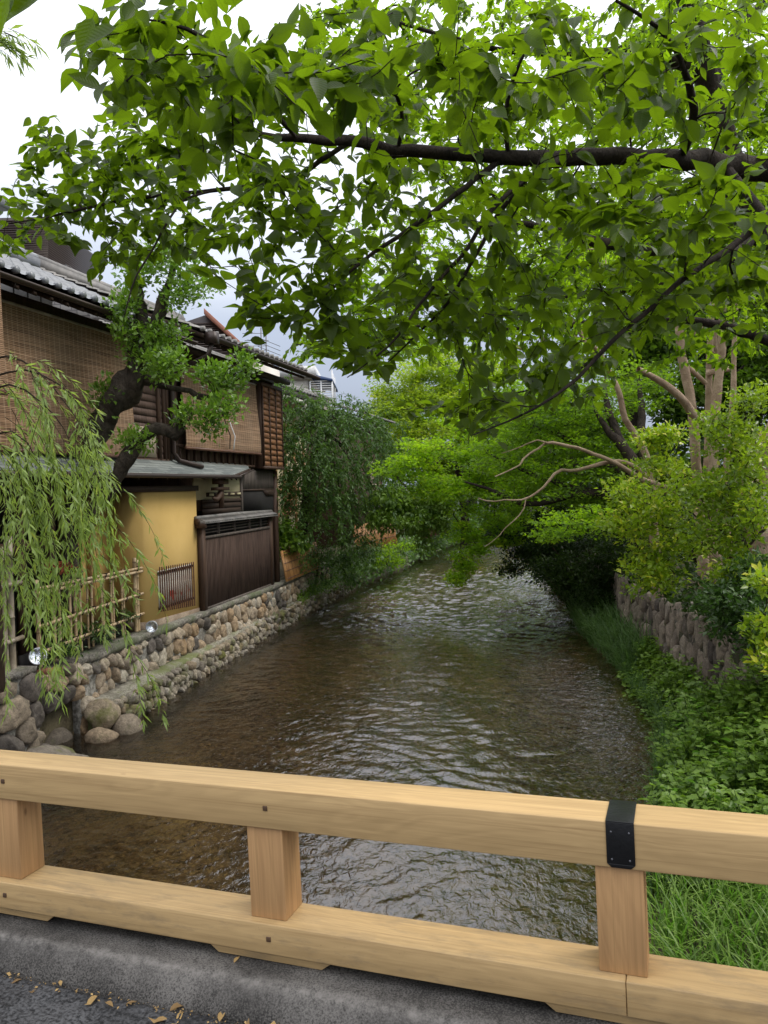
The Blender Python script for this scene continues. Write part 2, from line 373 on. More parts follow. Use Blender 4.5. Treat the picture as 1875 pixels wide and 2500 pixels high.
# ================================================================== SETTING
LW = [(-60, -5.5), (9.0, -4.95), (10.1, -4.47), (10.6, -4.34), (11.3, -4.15), (12.3, -3.98), (12.9, -3.83), (15, -3.38), (18.8, -2.62), (22, -2.12), (26, -1.3), (33, .6), (40, 2.2), (52, 6.2), (70, 16), (120, 55)]
RW = [(-60, 3.2), (4, 3.9), (8.85, 4.24), (11.1, 4.33), (15, 4.6), (22, 5.8), (36, 7.3), (52, 11.5), (70, 21), (120, 60)]
RB = [(-60, .2), (0, 1.0), (5.4, 1.72), (6.2, 2.0), (7.9, 2.75), (10.5, 3.65), (14, 4.05), (17, 4.2), (21.8, 4.95), (36, 6.4), (52, 10.6), (70, 20), (120, 59)]
lw = lambda y: interp(LW, y); rw = lambda y: interp(RW, y); rb = lambda y: interp(RB, y)
def build_ground():
    ys = np.concatenate([np.linspace(-200, -10, 8), np.arange(-8, 60, 1.0), np.linspace(62, 120, 12), [200, 400, 900]])
    V = []; 
    for y in ys:
        a, b, c = lw(y)-.12, rb(y), rw(y)+.15
        prof = [(-900, 1.3), (-60, 1.1), (a-8, 1.0), (a-3, .98), (a-.6, .96), (a, .92), (a+.02, -.36), ((a+b)/2, -.42), (b-.8, -.33), (b-.25, -.12), (b+.15, .10), (b*.5+c*.5, .22), (c-.02, .34), (c, 1.28), (c+.8, 1.36), (c+4, 1.45), (c+10, 1.5), (60+c, 1.6), (900, 1.8)]
        V += [(x, y, z) for x, z in prof]
    n = len(prof); m = len(ys); V = np.array(V)
    i, j = np.meshgrid(np.arange(m-1), np.arange(n-1), indexing='ij'); i = i.ravel(); j = j.ravel()
    Q = np.stack([i*n+j, i*n+j+1, (i+1)*n+j+1, (i+1)*n+j], 1)
    k = NT('ground_soil'); v = k.coord('Object')
    nn = k.noise(v, 3, 6, .6); g = k.noise(v, 24, 5, .7)
    col = k.ramp(k.math('ADD', k.math('MULTIPLY', nn, .5), k.math('MULTIPLY', g, .5)), [(.35, (.035, .027, .015)), (.6, (.09, .075, .045))])
    # the bed of the stream: brown gravel and silt
    s = k.n('ShaderNodeSeparateXYZ', {0: v})
    vo = k.n('ShaderNodeTexVoronoi', {'Vector': v, 'Scale': 15.0, 'Randomness': 1.0}, feature='F1')
    vo2 = k.n('ShaderNodeTexVoronoi', {'Vector': v, 'Scale': 48.0}, feature='F1')
    big = k.noise(k.coord('Object', (1, .6, 1)), 1.1, 5, .6)
    gr = k.mix(.65, k.ramp(vo.outputs['Color'], [(.0, (.06, .038, .018)), (.3, (.24, .16, .075)), (.6, (.36, .25, .13)), (.85, (.48, .36, .21)), (1, (.11, .075, .04))]),
               k.ramp(vo2.outputs['Color'], [(0, (.07, .045, .022)), (1, (.28, .19, .10))]))
    gr = k.mix(k.ramp(vo.outputs['Distance'], [(.2, (0, 0, 0)), (.5, (.6, .6, .6))]), gr, (.03, .02, .01))
    silt = k.ramp(g, [(.3, (.15, .105, .055)), (.7, (.26, .185, .10))])
    bed = k.mix(k.ramp(big, [(.40, (1, 1, 1)), (.56, (0, 0, 0))]), gr, silt)
    weed = k.noise(k.coord('Object', (1.6, .7, 1)), 1.6, 6, .7)
    bed = k.mix(k.ramp(weed, [(.50, (0, 0, 0)), (.66, (.75, .75, .75))]), bed, (.045, .042, .015))
    pit = k.noise(k.coord('Object', (1, .8, 1)), 9, 5, .75); bed = k.mix(k.ramp(pit, [(.52, (0, 0, 0)), (.60, (.85, .85, .85))]), bed, (.035, .024, .012))
    col = k.mix(k.math('LESS_THAN', s.outputs[2], .02), col, bed)
    MATS['ground_soil'] = k.fin(k.pbr(col, .9, k.bump(vo.outputs['Distance'], .6, .03), .2))
    o = mk('ground', V, Q, 'ground_soil', smooth=True); tag(o, kind='structure')
build_ground()

def build_water():
    k = NT('stream_water')
    v1 = k.coord('Object', (1, .7, 1), (0, 0, .25))
    n2 = k.noise(v1, 13, 3, .55, .7)
    nb = k.bump(n2, 1.0, .014)
    fr = k.n('ShaderNodeFresnel', {'IOR': 1.85, 'Normal': nb}).outputs[0]
    gl = k.n('ShaderNodeBsdfGlossy', {0: (1, 1, 1, 1), 'Roughness': .015, 'Normal': nb}).outputs[0]
    tr = k.n('ShaderNodeBsdfTransparent', {0: (.88, .81, .66, 1)}).outputs[0]
    df = k.n('ShaderNodeBsdfDiffuse', {0: (.055, .042, .022, 1)}).outputs[0]
    base = k.n('ShaderNodeMixShader', {0: .06, 1: tr, 2: df}).outputs[0]
    MATS['stream_water'] = k.fin(k.n('ShaderNodeMixShader', {0: fr, 1: base, 2: gl}).outputs[0])
    r = np.random.default_rng(44)
    ys = np.concatenate([np.arange(-40, 2, 1.0), np.arange(2, 15, .034), np.arange(15, 30, .05), np.arange(30, 64, .09), np.arange(64, 121, 3.0)])
    f = np.linspace(0, 1, 230); XL = lw(ys)-.1; XR = rb(ys)+.5
    X = XL[:, None]*(1-f)+XR[:, None]*f; Y = np.repeat(ys[:, None], len(f), 1)
    # gentle warp so that crests wander
    wx = X+.22*np.sin(Y*1.3+X*.8+1)+.10*np.sin(X*3.1-Y*2.2); wy = Y+.25*np.sin(X*1.7+Y*.6)+.10*np.sin(X*4.2+Y*2.9+2)
    Z = np.zeros_like(X); n = 54
    for q in range(n):
        lam = .095*(6.4**(q/(n-1))); a = r.normal(0, .62)+.25; kx, ky = math.sin(a)*2*math.pi/lam, math.cos(a)*2*math.pi/lam
        grp = .55+.45*np.sin(X*r.uniform(.3, 1.6)+Y*r.uniform(.2, 1.1)+r.uniform(0, 6))
        ph = kx*wx+ky*wy+r.uniform(0, 6.28); Z += lam**.92*grp*(np.sin(ph)+.25*np.sin(2*ph+1))
    sl = np.sqrt(np.mean((np.diff(Z[60:400], axis=0)/.034)**2)); Z /= sl       # unit slope
    patch = .75+.35*np.sin(X*.9+Y*.35+.5)*np.sin(Y*.5-X*.4)+.2*np.sin(X*2.1-Y*.9)
    ss = lambda e0, e1, x: (lambda t: t*t*(3-2*t))(np.clip((x-e0)/(e1-e0), 0, 1))
    amp = .105*patch*(.30+.70*ss(-4.2, -1.6, X-XL[:, None]-4.4))*(1-.68*ss(-2.4, -.8, X-(rb(ys)[:, None])))
    amp = np.maximum(amp, .20*ss(11, 20, Y)); amp *= .35+.65*ss(0, .25, X-(XL[:, None]+.1))
    Z = Z*amp*np.clip(1-(Y-90)/20, 0, 1)*(Y > 1.5)
    m, n_ = X.shape; V = np.stack([X, Y, Z], -1).reshape(-1, 3)
    i, j = np.meshgrid(np.arange(m-1), np.arange(n_-1), indexing='ij'); i = i.ravel(); j = j.ravel()
    o = mk('water', V, np.stack([i*n_+j, i*n_+j+1, (i+1)*n_+j+1, (i+1)*n_+j], 1), 'stream_water', smooth=True); tag(o, kind='structure')
build_water()

# ================================================================== BRIDGE
ang = math.atan2(-.348, .937)
BT = math.atan(.026)
bm_ = Matrix.Translation((0, 2.414, 2.336)) @ Matrix.Rotation(ang, 4, 'Z') @ Matrix.Rotation(-BT, 4, 'Y')
# local frame of the railing: x along the rail to the right, y away from the viewer, z up, origin at the front top edge of the top rail
RAILM = bm_
rail = thing('bridge_railing', 'pale new timber bridge railing with a black iron strap across its top rail', 'railing', RAILM)
JX = .672
def rail_part(name, x0, x1, y0, y1, z0, z1, mat, bevel=.004, label=None, parent=rail):
    m = MB().box(x0, x1, y0, y1, z0, z1); o = m.build(name, mat, parent, bevel=bevel)
    if label: o['label'] = label
    return o
rail_part('top_rail', -9, JX-.0008, 0, .15, -.130, 0, 'cypress_long')
rail_part('top_rail', JX+.0008, 3.2, 0, .15, -.130, 0, 'cypress_long')
rail_part('bottom_rail', -9, JX-.0008, -.022, .135, -.533, -.434, 'cypress_lower')
rail_part('bottom_rail', JX+.0008, 3.2, -.022, .135, -.533, -.434, 'cypress_lower')
plugs = []
for x in (-7.1, -5.99, -4.88, -3.77, -2.67, -1.562, -.454, .664, 1.78, 2.9):
    hw = .065; post = rail_part('post', x-hw, x+hw, .010, .128, -.4335, -.1305, 'cypress_post', .003)
    # shallow sill pad with sloping ends under the lower rail
    m = MB(); a0, a1 = x-.235, x+.235; zb, zt = -.566, -.5335
    m.hexa([(a0+.045, -.004, zb), (a1-.045, -.004, zb), (a1-.045, .12, zb), (a0+.045, .12, zb), (a0, -.004, zt), (a1, -.004, zt), (a1, .12, zt), (a0, .12, zt)])
    m.build('sill_pad', 'cypress_lower', rail, bevel=.002)
    if abs(x-.664) > .1:
        rail_part('wooden_plug', x+.006, x+.022, -.0035, .01, -.070, -.054, 'plug_wood', .0015)
        rail_part('wooden_plug', x+.006, x+.022, -.0255, .0, -.490, -.474, 'plug_wood', .0015)
# black iron strap folded over the joint of the top rail
m = MB(); t = .0035; xa, xb = JX-.038, JX+.038
m.box(xa, xb, -t, .153, .0005, t+.0005)
m.hexa([(xa+.012, -t, -.127), (xb-.012, -t, -.127), (xb-.012, -.0004, -.127), (xa+.012, -.0004, -.127), (xa, -t, -.116), (xb, -t, -.116), (xb, -.0004, -.116), (xa, -.0004, -.116)])
m.box(xa, xb, -t, -.0004, -.1158, .0004)
m.box(xa, xb, .1504, .153, -.12, .0004)
strap = m.build('iron_strap', 'black_iron', rail, bevel=.0012)
for sx in (-.024, .024):
    for sz in (-.026, -.103):
        th = np.linspace(0, 2*np.pi, 9)[:-1]
        q = MB().tube([(JX+sx, -t, sz), (JX+sx, -t-.0015, sz), (JX+sx, -t-.0028, sz)], [.0032, .003, .001], 8); q.build('nail', 'antenna_metal', strap, True)
# kerb of rough dark granite: a slanting face with a worn edge
def kerb_profile():
    return [(.34, -.62), (.34, -.568), (-.02, -.568), (-.075, -.570), (-.105, -.578), (-.122, -.592), (-.165, -.642), (-.178, -.660), (-.18, -.95), (.34, -.95)]
pr = kerb_profile(); V = []; xs = np.arange(-9.5, 3.8, .05); n = len(pr)
for i, x in enumerate(xs):
    for j, (y, z) in enumerate(pr):
        jit = .0045 if 2 <= j <= 7 else 0
        V.append((x, y+jit*math.sin(x*3.1+j)+rng.normal(0, jit*.35), z+jit*math.sin(x*2.3+j*.7)*.6+rng.normal(0, jit*.25)))
i, j = np.meshgrid(np.arange(len(xs)-1), np.arange(n), indexing='ij'); i = i.ravel(); j = j.ravel(); j2 = (j+1) % n
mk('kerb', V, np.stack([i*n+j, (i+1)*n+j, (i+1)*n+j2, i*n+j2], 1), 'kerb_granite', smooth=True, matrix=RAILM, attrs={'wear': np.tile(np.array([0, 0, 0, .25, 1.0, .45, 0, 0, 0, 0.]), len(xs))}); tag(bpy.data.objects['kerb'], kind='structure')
# paving: rough split granite slabs with sunk joints
def paving():
    nx, ny = 330, 90; xs = np.linspace(-9.5, 3.8, nx); yy = -.184-3.2*np.linspace(0, 1, ny)**1.5
    X, Y = np.meshgrid(xs, yy, indexing='ij'); Z = np.full_like(X, -.652)
    Z += .004*np.sin(X*7+Y*5)+.003*np.sin(X*23-Y*17)+rng.normal(0, .0016, X.shape)
    row = np.floor((-Y-.18)/.62); off = (row % 2)*.45+row*.13
    jx = np.abs(((X+off)/.92) % 1-.5)*.92; jy = np.abs((((-Y-.18)/.62)) % 1)*.62; jy = np.minimum(jy, .62-jy)
    joint = np.minimum(.46-jx, jy); Z -= np.clip(.022-joint, 0, .022)*.7
    V = np.stack([X, Y, Z], -1).reshape(-1, 3); i, j = np.meshgrid(np.arange(nx-1), np.arange(ny-1), indexing='ij'); i = i.ravel(); j = j.ravel()
    Q = np.stack([i*ny+j, i*ny+j+1, (i+1)*ny+j+1, (i+1)*ny+j], 1)
    o = mk('bridge_paving', V, Q, 'paving_granite', smooth=True, matrix=RAILM); tag(o, kind='structure')
    o = MB().box(-9.5, 3.8, -3.5, .335, -1.25, -.96).build('bridge_deck', 'mortar_dark'); o.matrix_world = RAILM; tag(o, kind='structure')
paving()

# ================================================================== STONE MAKER
ICO = bmesh.new(); bmesh.ops.create_icosphere(ICO, subdivisions=3, radius=1)
IV = np.array([v.co[:] for v in ICO.verts]); IF = np.array([[v.index for v in f.verts] for f in ICO.faces]); ICO.free()
IC2 = bmesh.new(); bmesh.ops.create_icosphere(IC2, subdivisions=2, radius=1)
IV2 = np.array([v.co[:] for v in IC2.verts]); IF2 = np.array([[v.index for v in f.verts] for f in IC2.faces]); IC2.free()
def stone_shape(r, hi=True, planes=8, soft=.22):
    d = IV if hi else IV2
    N = r.normal(size=(planes, 3)); N /= np.linalg.norm(N, axis=1)[:, None]; h = r.uniform(.62, .95, planes)
    q = d@N.T; rad = np.where(q > .05, h/np.maximum(q, .05), 9).min(1); rad = np.minimum(rad, 1.0)
    rad = rad*(1-soft*.2)+soft*.2*.85
    rad *= 1+.03*np.sin(d[:, 0]*9+r.uniform(0, 6))+.03*np.sin(d[:, 1]*11+d[:, 2]*7+r.uniform(0, 6))+r.normal(0, .006, len(d))
    return d*rad[:, None]
def chaikin(P, n=1):
    for _ in range(n):
        Q = np.roll(P, -1, 0); P = np.stack([P*.78+Q*.22, P*.22+Q*.78], 1).reshape(-1, 2)
    return P
def stones_on(path, z0, z1, size, seed, side=1, bulge=.12, asp=1.0, gap=.012, drop=.04, K=22):
    """fitted rubble: every stone is its own irregular, tightly packed, bulging cell on the wall face"""
    r = np.random.default_rng(seed); P = np.asarray(path, float); seg = np.linalg.norm(np.diff(P, axis=0), axis=1); cum = np.r_[0, np.cumsum(seg)]; Lt = cum[-1]
    pts = []; tries = int(Lt*(z1-z0)/(size*size)*30*asp)
    for _ in range(tries):
        t, z = r.uniform(0, Lt), r.uniform(z0, z1)*asp/asp; m_ = size*r.choice([.45, .62, .8], p=[.3, .4, .3])
        if all((t-a)**2+((z-b)/asp)**2 > (max(m_, c)*.98)**2 for a, b, c in pts): pts.append((t, z, m_))
    Q = np.array([(a, b/asp) for a, b, _ in pts]); VV = []; FF = []; TT = []; AA = []; nn = 0
    zl, zh = z0/asp, z1/asp; th = np.linspace(0, 2*np.pi, K, endpoint=False)
    for a, b in Q:
        if r.uniform() < drop: continue
        R_ = size*1.15; poly_ = [(a+R_*math.cos(t), b+R_*math.sin(t)) for t in np.linspace(0, 2*np.pi, 13)[:-1]]
        near = Q[((Q-(a, b))**2).sum(1) < (2.6*size)**2]
        cuts = [((p[0]+a)/2, (p[1]+b)/2, p[0]-a, p[1]-b) for p in near if abs(p[0]-a)+abs(p[1]-b) > 1e-6]+[(0, zl-.02, 0, -1), (0, zh+.01, 0, 1), (0, b, -1, 0), (Lt, b, 1, 0)]
        for mx_, my_, nx, ny in cuts:
            l = math.hypot(nx, ny); nx, ny = nx/l, ny/l; g = gap*r.uniform(.5, 1.6); out = []
            for q in range(len(poly_)):
                p, p2 = poly_[q], poly_[(q+1) % len(poly_)]; d1 = (p[0]-mx_)*nx+(p[1]-my_)*ny+g; d2 = (p2[0]-mx_)*nx+(p2[1]-my_)*ny+g
                if d1 <= 0: out.append(p)
                if d1*d2 < 0: f = d1/(d1-d2); out.append((p[0]+(p2[0]-p[0])*f, p[1]+(p2[1]-p[1])*f))
            poly_ = out
            if len(poly_) < 3: break
        if len(poly_) < 3: continue
        o = chaikin(np.array(poly_), 1); c = o.mean(0); o = o-c
        # resample the outline by angle
        an = np.arctan2(o[:, 1], o[:, 0]); ra = np.hypot(o[:, 0], o[:, 1]); od = np.argsort(an); rr = np.interp(th, np.r_[an[od]-2*np.pi, an[od], an[od]+2*np.pi], np.tile(ra[od], 3), period=None); rr = np.interp(np.where(th > np.pi, th-2*np.pi, th), np.r_[an[od]-2*np.pi, an[od], an[od]+2*np.pi], np.tile(ra[od], 3))
        rr = rr*(1+r.normal(0, .025, K)); bl = bulge*r.uniform(.45, 1.25); ti, tj = r.normal(0, .22, 2)*bl/ (size*.5); V = []
        for sc_, dp in ((1.0, -.35), (.985, .25), (.93, .62), (.78, .90), (.5, 1.0), (.2, 1.02)):
            x = c[0]+rr*sc_*np.cos(th); y = (c[1]+rr*sc_*np.sin(th)); w_ = bl*dp+(ti*(x-c[0])+tj*(y-c[1]))*(dp > 0)+r.normal(0, .05*bl, K)*(dp > 0)+.16*bl*np.sin(x*31+y*17+a*9)*(dp > .5)
            V.append(np.stack([x, y, w_], 1))
        V = np.concatenate(V+[[[c[0], c[1], bl*1.02]]]); t_ = np.clip(V[:, 0], 0, Lt-1e-6); k = np.clip(np.searchsorted(cum, t_, 'right')-1, 0, len(seg)-1); f = ((t_-cum[k])/seg[k])[:, None]; B = P[k]*(1-f)+P[k+1]*f; d = (P[k+1]-P[k])/seg[k][:, None]; nr = np.stack([d[:, 1], -d[:, 0]], 1)*side
        W = np.c_[B+nr*V[:, 2:3], V[:, 1]*asp]; i_ = np.arange(K); i2 = (i_+1) % K
        FF += [np.stack([q*K+i_, q*K+i2, (q+1)*K+i2, (q+1)*K+i_], 1)+nn for q in range(5)]; TT.append(np.stack([5*K+i_, 5*K+i2, np.full(K, 6*K)], 1)+nn)
        VV.append(W); AA.append(np.full(len(W), r.uniform())); nn += len(W)
    return np.concatenate(VV), [np.concatenate(FF), np.concatenate(TT)], np.concatenate(AA)
def resamp(P, st):
    P = np.asarray(P, float); seg = np.linalg.norm(np.diff(P, axis=0), axis=1); c = np.r_[0, np.cumsum(seg)]; t = np.linspace(0, c[-1], max(2, int(c[-1]/st)))
    return np.stack([np.interp(t, c, P[:, i]) for i in range(P.shape[1])], 1)
def wall_body(path, z0, z1, thick, side, jit=.02, st=.12, nz=8, seed=0, topz=None):
    """a solid with an uneven front face; front on the path, thickness away from 'side'"""
    r = np.random.default_rng(seed); P = resamp(path, st); d = np.gradient(P, axis=0); d /= np.linalg.norm(d, axis=1)[:, None]; nr = np.stack([d[:, 1], -d[:, 0]], 1)*side
    n = len(P); V = []
    for k in range(nz+1):
        z = z0+(z1-z0)*k/nz; V.append(np.c_[P+nr*r.normal(0, jit, (n, 1)), np.full(n, z)+(r.normal(0, jit*.4, n) if k == nz else 0)])
    V.append(np.c_[P-nr*thick, np.full(n, z1)+r.normal(0, jit*.2, n)]); V.append(np.c_[P-nr*thick, np.full(n, z0)])
    V = np.concatenate(V); m = nz+3; k, i = np.meshgrid(np.arange(m), np.arange(n-1), indexing='ij'); k = k.ravel(); i = i.ravel(); k2 = (k+1) % m
    Q = [np.stack([k*n+i, k*n+i+1, k2*n+i+1, k2*n+i], 1)]
    caps = []
    for e in (0, n-1): idx = np.arange(nz)*n+e; caps += [[a, a+n, (nz+1)*n+e, (nz+2)*n+e] for a in idx]
    Q.append(np.array(caps))
    return V, np.concatenate(Q)

# ------------------------------------------------------------------ left river wall
lpath = [(lw(y), y) for y in np.arange(10.9, 46, .25)]
T = thing('stone_river_wall', 'rubble river wall of rounded brown and grey stones in cement below the houses', 'stone wall', loc=(0, 0, 0))
V, Q = wall_body(lpath, -.3, .93, .5, 1, .015, seed=3); mk('mortar', V, Q, 'mortar', T, True)
V, Fs, A = stones_on([p for p in lpath if p[1] < 24], -.05, .92, .30, 4, 1, .085); mk('stones', V, Fs, 'river_stone', T, True, {'lv': A})
cp = [(lw(y)+.035, y) for y in np.arange(10.9, 46, .5)]
V, Q = wall_body(cp, .935, 1.035, .34, 1, .008, seed=5, nz=2); mk('coping', V, Q, 'coping_stone', T, False)
# near end: the corner block with big boulders, darker recess between
cpath = [(-6.4, 9.0), (-5.3, 9.1), (-4.78, 9.3), (-4.52, 9.7), (-4.46, 10.1)]
T = thing('boulder_wall_corner', 'corner of the river wall built from big pale boulders, under the willow', 'stone wall', loc=(0, 0, 0))
V, Q = wall_body(cpath, -.3, 1.06, .6, 1, .03, seed=8); mk('mortar', V, Q, 'mortar', T, True)
V, Fs, A = stones_on(cpath, -.1, 1.05, .42, 12, 1, .13); mk('stones', V, Fs, 'river_stone', T, True, {'lv': A*.26})
V, Q = wall_body([(x+.02, y-.02) for x, y in cpath], 1.065, 1.13, .5, 1, .01, seed=9, nz=2); mk('coping', V, Q, 'coping_stone', T, False)
# dark culvert wall set back between corner and river wall
T = thing('culvert_mouth', 'dark culvert opening in the wall behind the hanging willow', 'culvert', loc=(0, 0, 0))
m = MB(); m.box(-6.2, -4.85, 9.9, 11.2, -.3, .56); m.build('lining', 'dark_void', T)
V, Q = wall_body([(-4.44, 10.1), (-4.36, 10.5), (-4.26, 10.95)], .50, 1.03, .5, 1, .02, seed=10, nz=4); mk('lintel', V, Q, 'mortar_dark', T, True)
V, Fs, A = stones_on([(-4.44, 10.12), (-4.36, 10.5), (-4.26, 10.92)], .50, 1.0, .30, 31, 1, .10); mk('stones', V, Fs, 'river_stone', T, True, {'lv': A})
# ledge along the foot
lg = [(-3.90, 11.0), (-3.80, 11.4), (-3.60, 12.3), (-3.49, 13.0), (-3.30, 14.2), (-3.09, 15.5), (-2.70, 18.0), (-2.22, 20.6), (-1.65, 23), (-.90, 26.6), (.1, 30), (1.0, 33)]
T = thing('stone_ledge', 'low mossy stone ledge with a smooth cement top at the foot of the wall', 'ledge', loc=(0, 0, 0))
P = resamp(lg, .15); n = len(P); r_ = np.random.default_rng(3); V = []
for q in P:
    y = q[1]; xw = lw(y)+.02
    V += [(q[0]-.02, y, -.3), (q[0]-.03+r_.normal(0, .015), y, .36+r_.normal(0, .012)), (q[0]*.75+xw*.25, y, .41+r_.normal(0, .01)), (q[0]*.35+xw*.65, y, .425+r_.normal(0, .01)), (xw, y, .43), (xw, y, -.3)]
i, j = np.meshgrid(np.arange(n-1), np.arange(6), indexing='ij'); i = i.ravel(); j = j.ravel(); j2 = (j+1) % 6
Q = np.concatenate([np.stack([i*6+j, (i+1)*6+j, (i+1)*6+j2, i*6+j2], 1), [[0, 1, 4, 5], [1, 2, 3, 4]]])
mk('cement_top', V, Q, 'ledge_cement', T, True)
V, Fs, A = stones_on([(x+.01, y) for x, y in lg if y < 27], -.12, .385, .19, 21, 1, .085); mk('stones', V, Fs, 'ledge_stone', T, True, {'lv': A})
# loose boulders at the ledge end and at the corner
def boulder(x, y, z, sx, sy, sz, seed, label, rot=0, mat='river_stone', lv=.4):
    r = np.random.default_rng(seed); S = stone_shape(r, True, 7, .08)*np.array([sx, sy, sz]); c, s = math.cos(rot), math.sin(rot)
    V = np.stack([S[:, 0]*c-S[:, 1]*s, S[:, 0]*s+S[:, 1]*c, S[:, 2]], 1)
    o = mk('boulder', V, IF, mat, None, True, {'lv': np.full(len(V), lv)}); o.location = (x, y, z); tag(o, label, 'boulder', 'boulders at the end of the stone ledge')
boulder(-3.98, 10.95, .24, .26, .24, .22, 5, 'largest smooth grey boulder capping the near end of the mossy ledge', .4, 'ledge_stone', .42)
boulder(-3.86, 10.62, .04, .22, .18, .13, 6, 'flat brown boulder at the waterline below the big grey one', .2, lv=.86)
boulder(-4.50, 10.6, -.02, .26, .24, .20, 7, 'dark wet boulder in the shade of the culvert mouth', .9, lv=.14)
boulder(-3.64, 11.0, .03, .20, .22, .20, 9, 'dark rounded boulder on the river side of the ledge end', .3, lv=.18)
boulder(-4.02, 9.35, .03, .46, .34, .32, 17, 'broad greenish boulder just behind the bridge railing', .3, 'ledge_stone', .1)

# ------------------------------------------------------------------ right river wall
rp = [(rw(y)-.02, y) for y in np.arange(30, 2.0, -.5)]
T = thing('right_bank_wall', 'dark weathered wall of upright slabs and stones behind the riverside weeds', 'stone wall', loc=(0, 0, 0))
V, Q = wall_body(rp, -.1, 1.36, .5, 1, .035, seed=13); mk('mortar', V, Q, 'mortar_dark', T, True)
V, Fs, A = stones_on([p for p in rp if p[1] < 24], .0, 1.37, .26, 6, 1, .07, 1.9, .008); mk('stones', V, Fs, 'wall_stone', T, True, {'lv': A})

# ================================================================== HOUSES
HM = frame(-2.72, 19.2, .25)      # facade frame shared by both river houses
def clap(m, x0, x1, z0, z1, y, n, a=None, dep=.02):
    """overlapping horizontal boards, leaning out at the bottom"""
    h = (z1-z0)/n
    for k in range(n):
        za, zb = z0+k*h, z0+(k+1)*h-.002
        m.hexa([(x0, y-dep, za), (x1, y-dep, za), (x1, y, za), (x0, y, za), (x0, y-dep*.3, zb), (x1, y-dep*.3, zb), (x1, y, zb), (x0, y, zb)], 0 if a is None else a)
def tile_roof(parent, x0, x1, y_e, z_e, y_r, z_r, mat='roof_tile', pitch=.27, course=.24, name='roof'):
    """a pantile roof: ribs run from eave (y_e,z_e) to ridge, courses step up"""
    nc = max(2, int(math.hypot(y_r-y_e, z_r-z_e)/course)); k = 9; nx = int((x1-x0)/pitch)
    prof = []
    for j in range(nx):
        for q in range(k):
            u = q/k
            h = .035*math.sin(math.pi*(u/.36)) if u < .36 else -.022*math.sin(math.pi*(u-.36)/.64)
            prof.append((x0+(j+u)*pitch, h))
    prof = np.array(prof); n = len(prof); rows = []
    sl = np.array([y_r-y_e, z_r-z_e])/nc
    for c in range(nc):
        for e, up in ((0, .030), (1, .0)):
            y = y_e+sl[0]*(c+e); z = z_e+sl[1]*(c+e)+up
            rows.append(np.stack([prof[:, 0], np.full(n, y), z+prof[:, 1]], 1))
    V = np.concatenate(rows); m_ = len(rows); i, j = np.meshgrid(np.arange(m_-1), np.arange(n-1), indexing='ij'); i = i.ravel(); j = j.ravel()
    Q = np.stack([i*n+j, i*n+j+1, (i+1)*n+j+1, (i+1)*n+j], 1)
    o = mk(name, V, Q, mat, parent, True)
    m = MB()   # round eave-end caps
    th = np.linspace(0, 2*np.pi, 12, endpoint=False)
    for j in range(nx):
        cx = x0+(j+.18)*pitch; m.tube([(cx, y_e-.04, z_e+.03), (cx, y_e+.03, z_e+.03)], .047, 12)
    m.build('eave_tiles', mat, o, False)
    m = MB(); m.box(x0, x1, y_r-.12, y_r+.12, z_r-.02, z_r+.16); m.tube([(x0, y_r, z_r+.18), (x1, y_r, z_r+.18)], .09, 10); m.build('ridge', mat, o)
    return o
def gutter(parent, x0, x1, y, z, r=.055):
    m = MB(); th = np.linspace(math.pi, 2*math.pi, 9); V = []; 
    for x in np.linspace(x0, x1, 2):
        for rr in (r, r-.008):
            for t in (th if rr == r else th[::-1]): V.append((x, y+rr*math.cos(t), z+rr*math.sin(t)))
    n = 18; i = np.arange(n); Q = np.stack([i, (i+1) % n, n+(i+1) % n, n+i], 1)
    m.add(V, Q, [[0, i_, i_+1] for i_ in range(1, 17)]+[[n, n+i_+1, n+i_] for i_ in range(1, 17)])
    for x in np.arange(x0+.3, x1, .9): m.tube([(x, y, z-r), (x, y+.02, z-r-.05), (x, y+.05, z-r-.02), (x, y+.05, z)], .006, 6)
    return m.build('gutter', 'gutter_brown', parent, False)

# ---- right machiya house: blind, panelled shutter box, lower wing
R1 = thing('riverside_house', 'dark timber riverside house with panelled shutter box and vertical boards over a low board fence', 'house', HM)
m = MB(); m.box(-4.8, .30, .02, 6, 2.9, 5.95); m.box(-1.75, .30, .02, 6, 1.0, 2.9); m.box(-4.8, -1.76, .22, 6, 1.0, 2.9)
m.build('wall', 'dark_timber', R1)
m = MB()
for x, w_ in ((-4.82, .12), (-4.55, .10), (-.96, .10), (.24, .12)): m.box(x-w_/2, x+w_/2, -.05, .05, 3.80, 6.0)
m.box(.18, .30, -.07, .05, .95, 3.74)
for z in (5.86,): m.box(-4.8, .30, -.055, .03, z, z+.12)
for x in np.arange(-4.4, -1.0, .30): m.box(x-.018, x+.018, -.035, .02, 3.84, 4.12)
m.box(-4.6, -.95, -.05, .02, 4.12, 4.18); m.box(-4.6, -.95, -.05, .02, 3.80, 3.85)
m.build('timber_frame', 'dark_timber', R1)
# shutter box with three columns of small overlapping boards
m = MB(); m.box(-.90, .34, -.20, .0, 3.78, 5.72); sb = m.build('shutter_box', 'dark_timber', R1)
m = MB()
for c in range(3):
    xa = -.86+c*.40
    clap(m, xa+.012, xa+.378, 3.83, 5.66, -.202, 14, dep=.028)
m.build('board_panel', 'shutter_board', sb)
m = MB()
for c in range(4): m.box(-.874+c*.40, -.850+c*.40, -.242, -.2, 3.78, 5.70)
m.box(-.90, .34, -.245, -.2, 5.66, 5.74); m.box(-.90, .34, -.245, -.2, 3.76, 3.83); m.build('batten', 'dark_timber', sb)
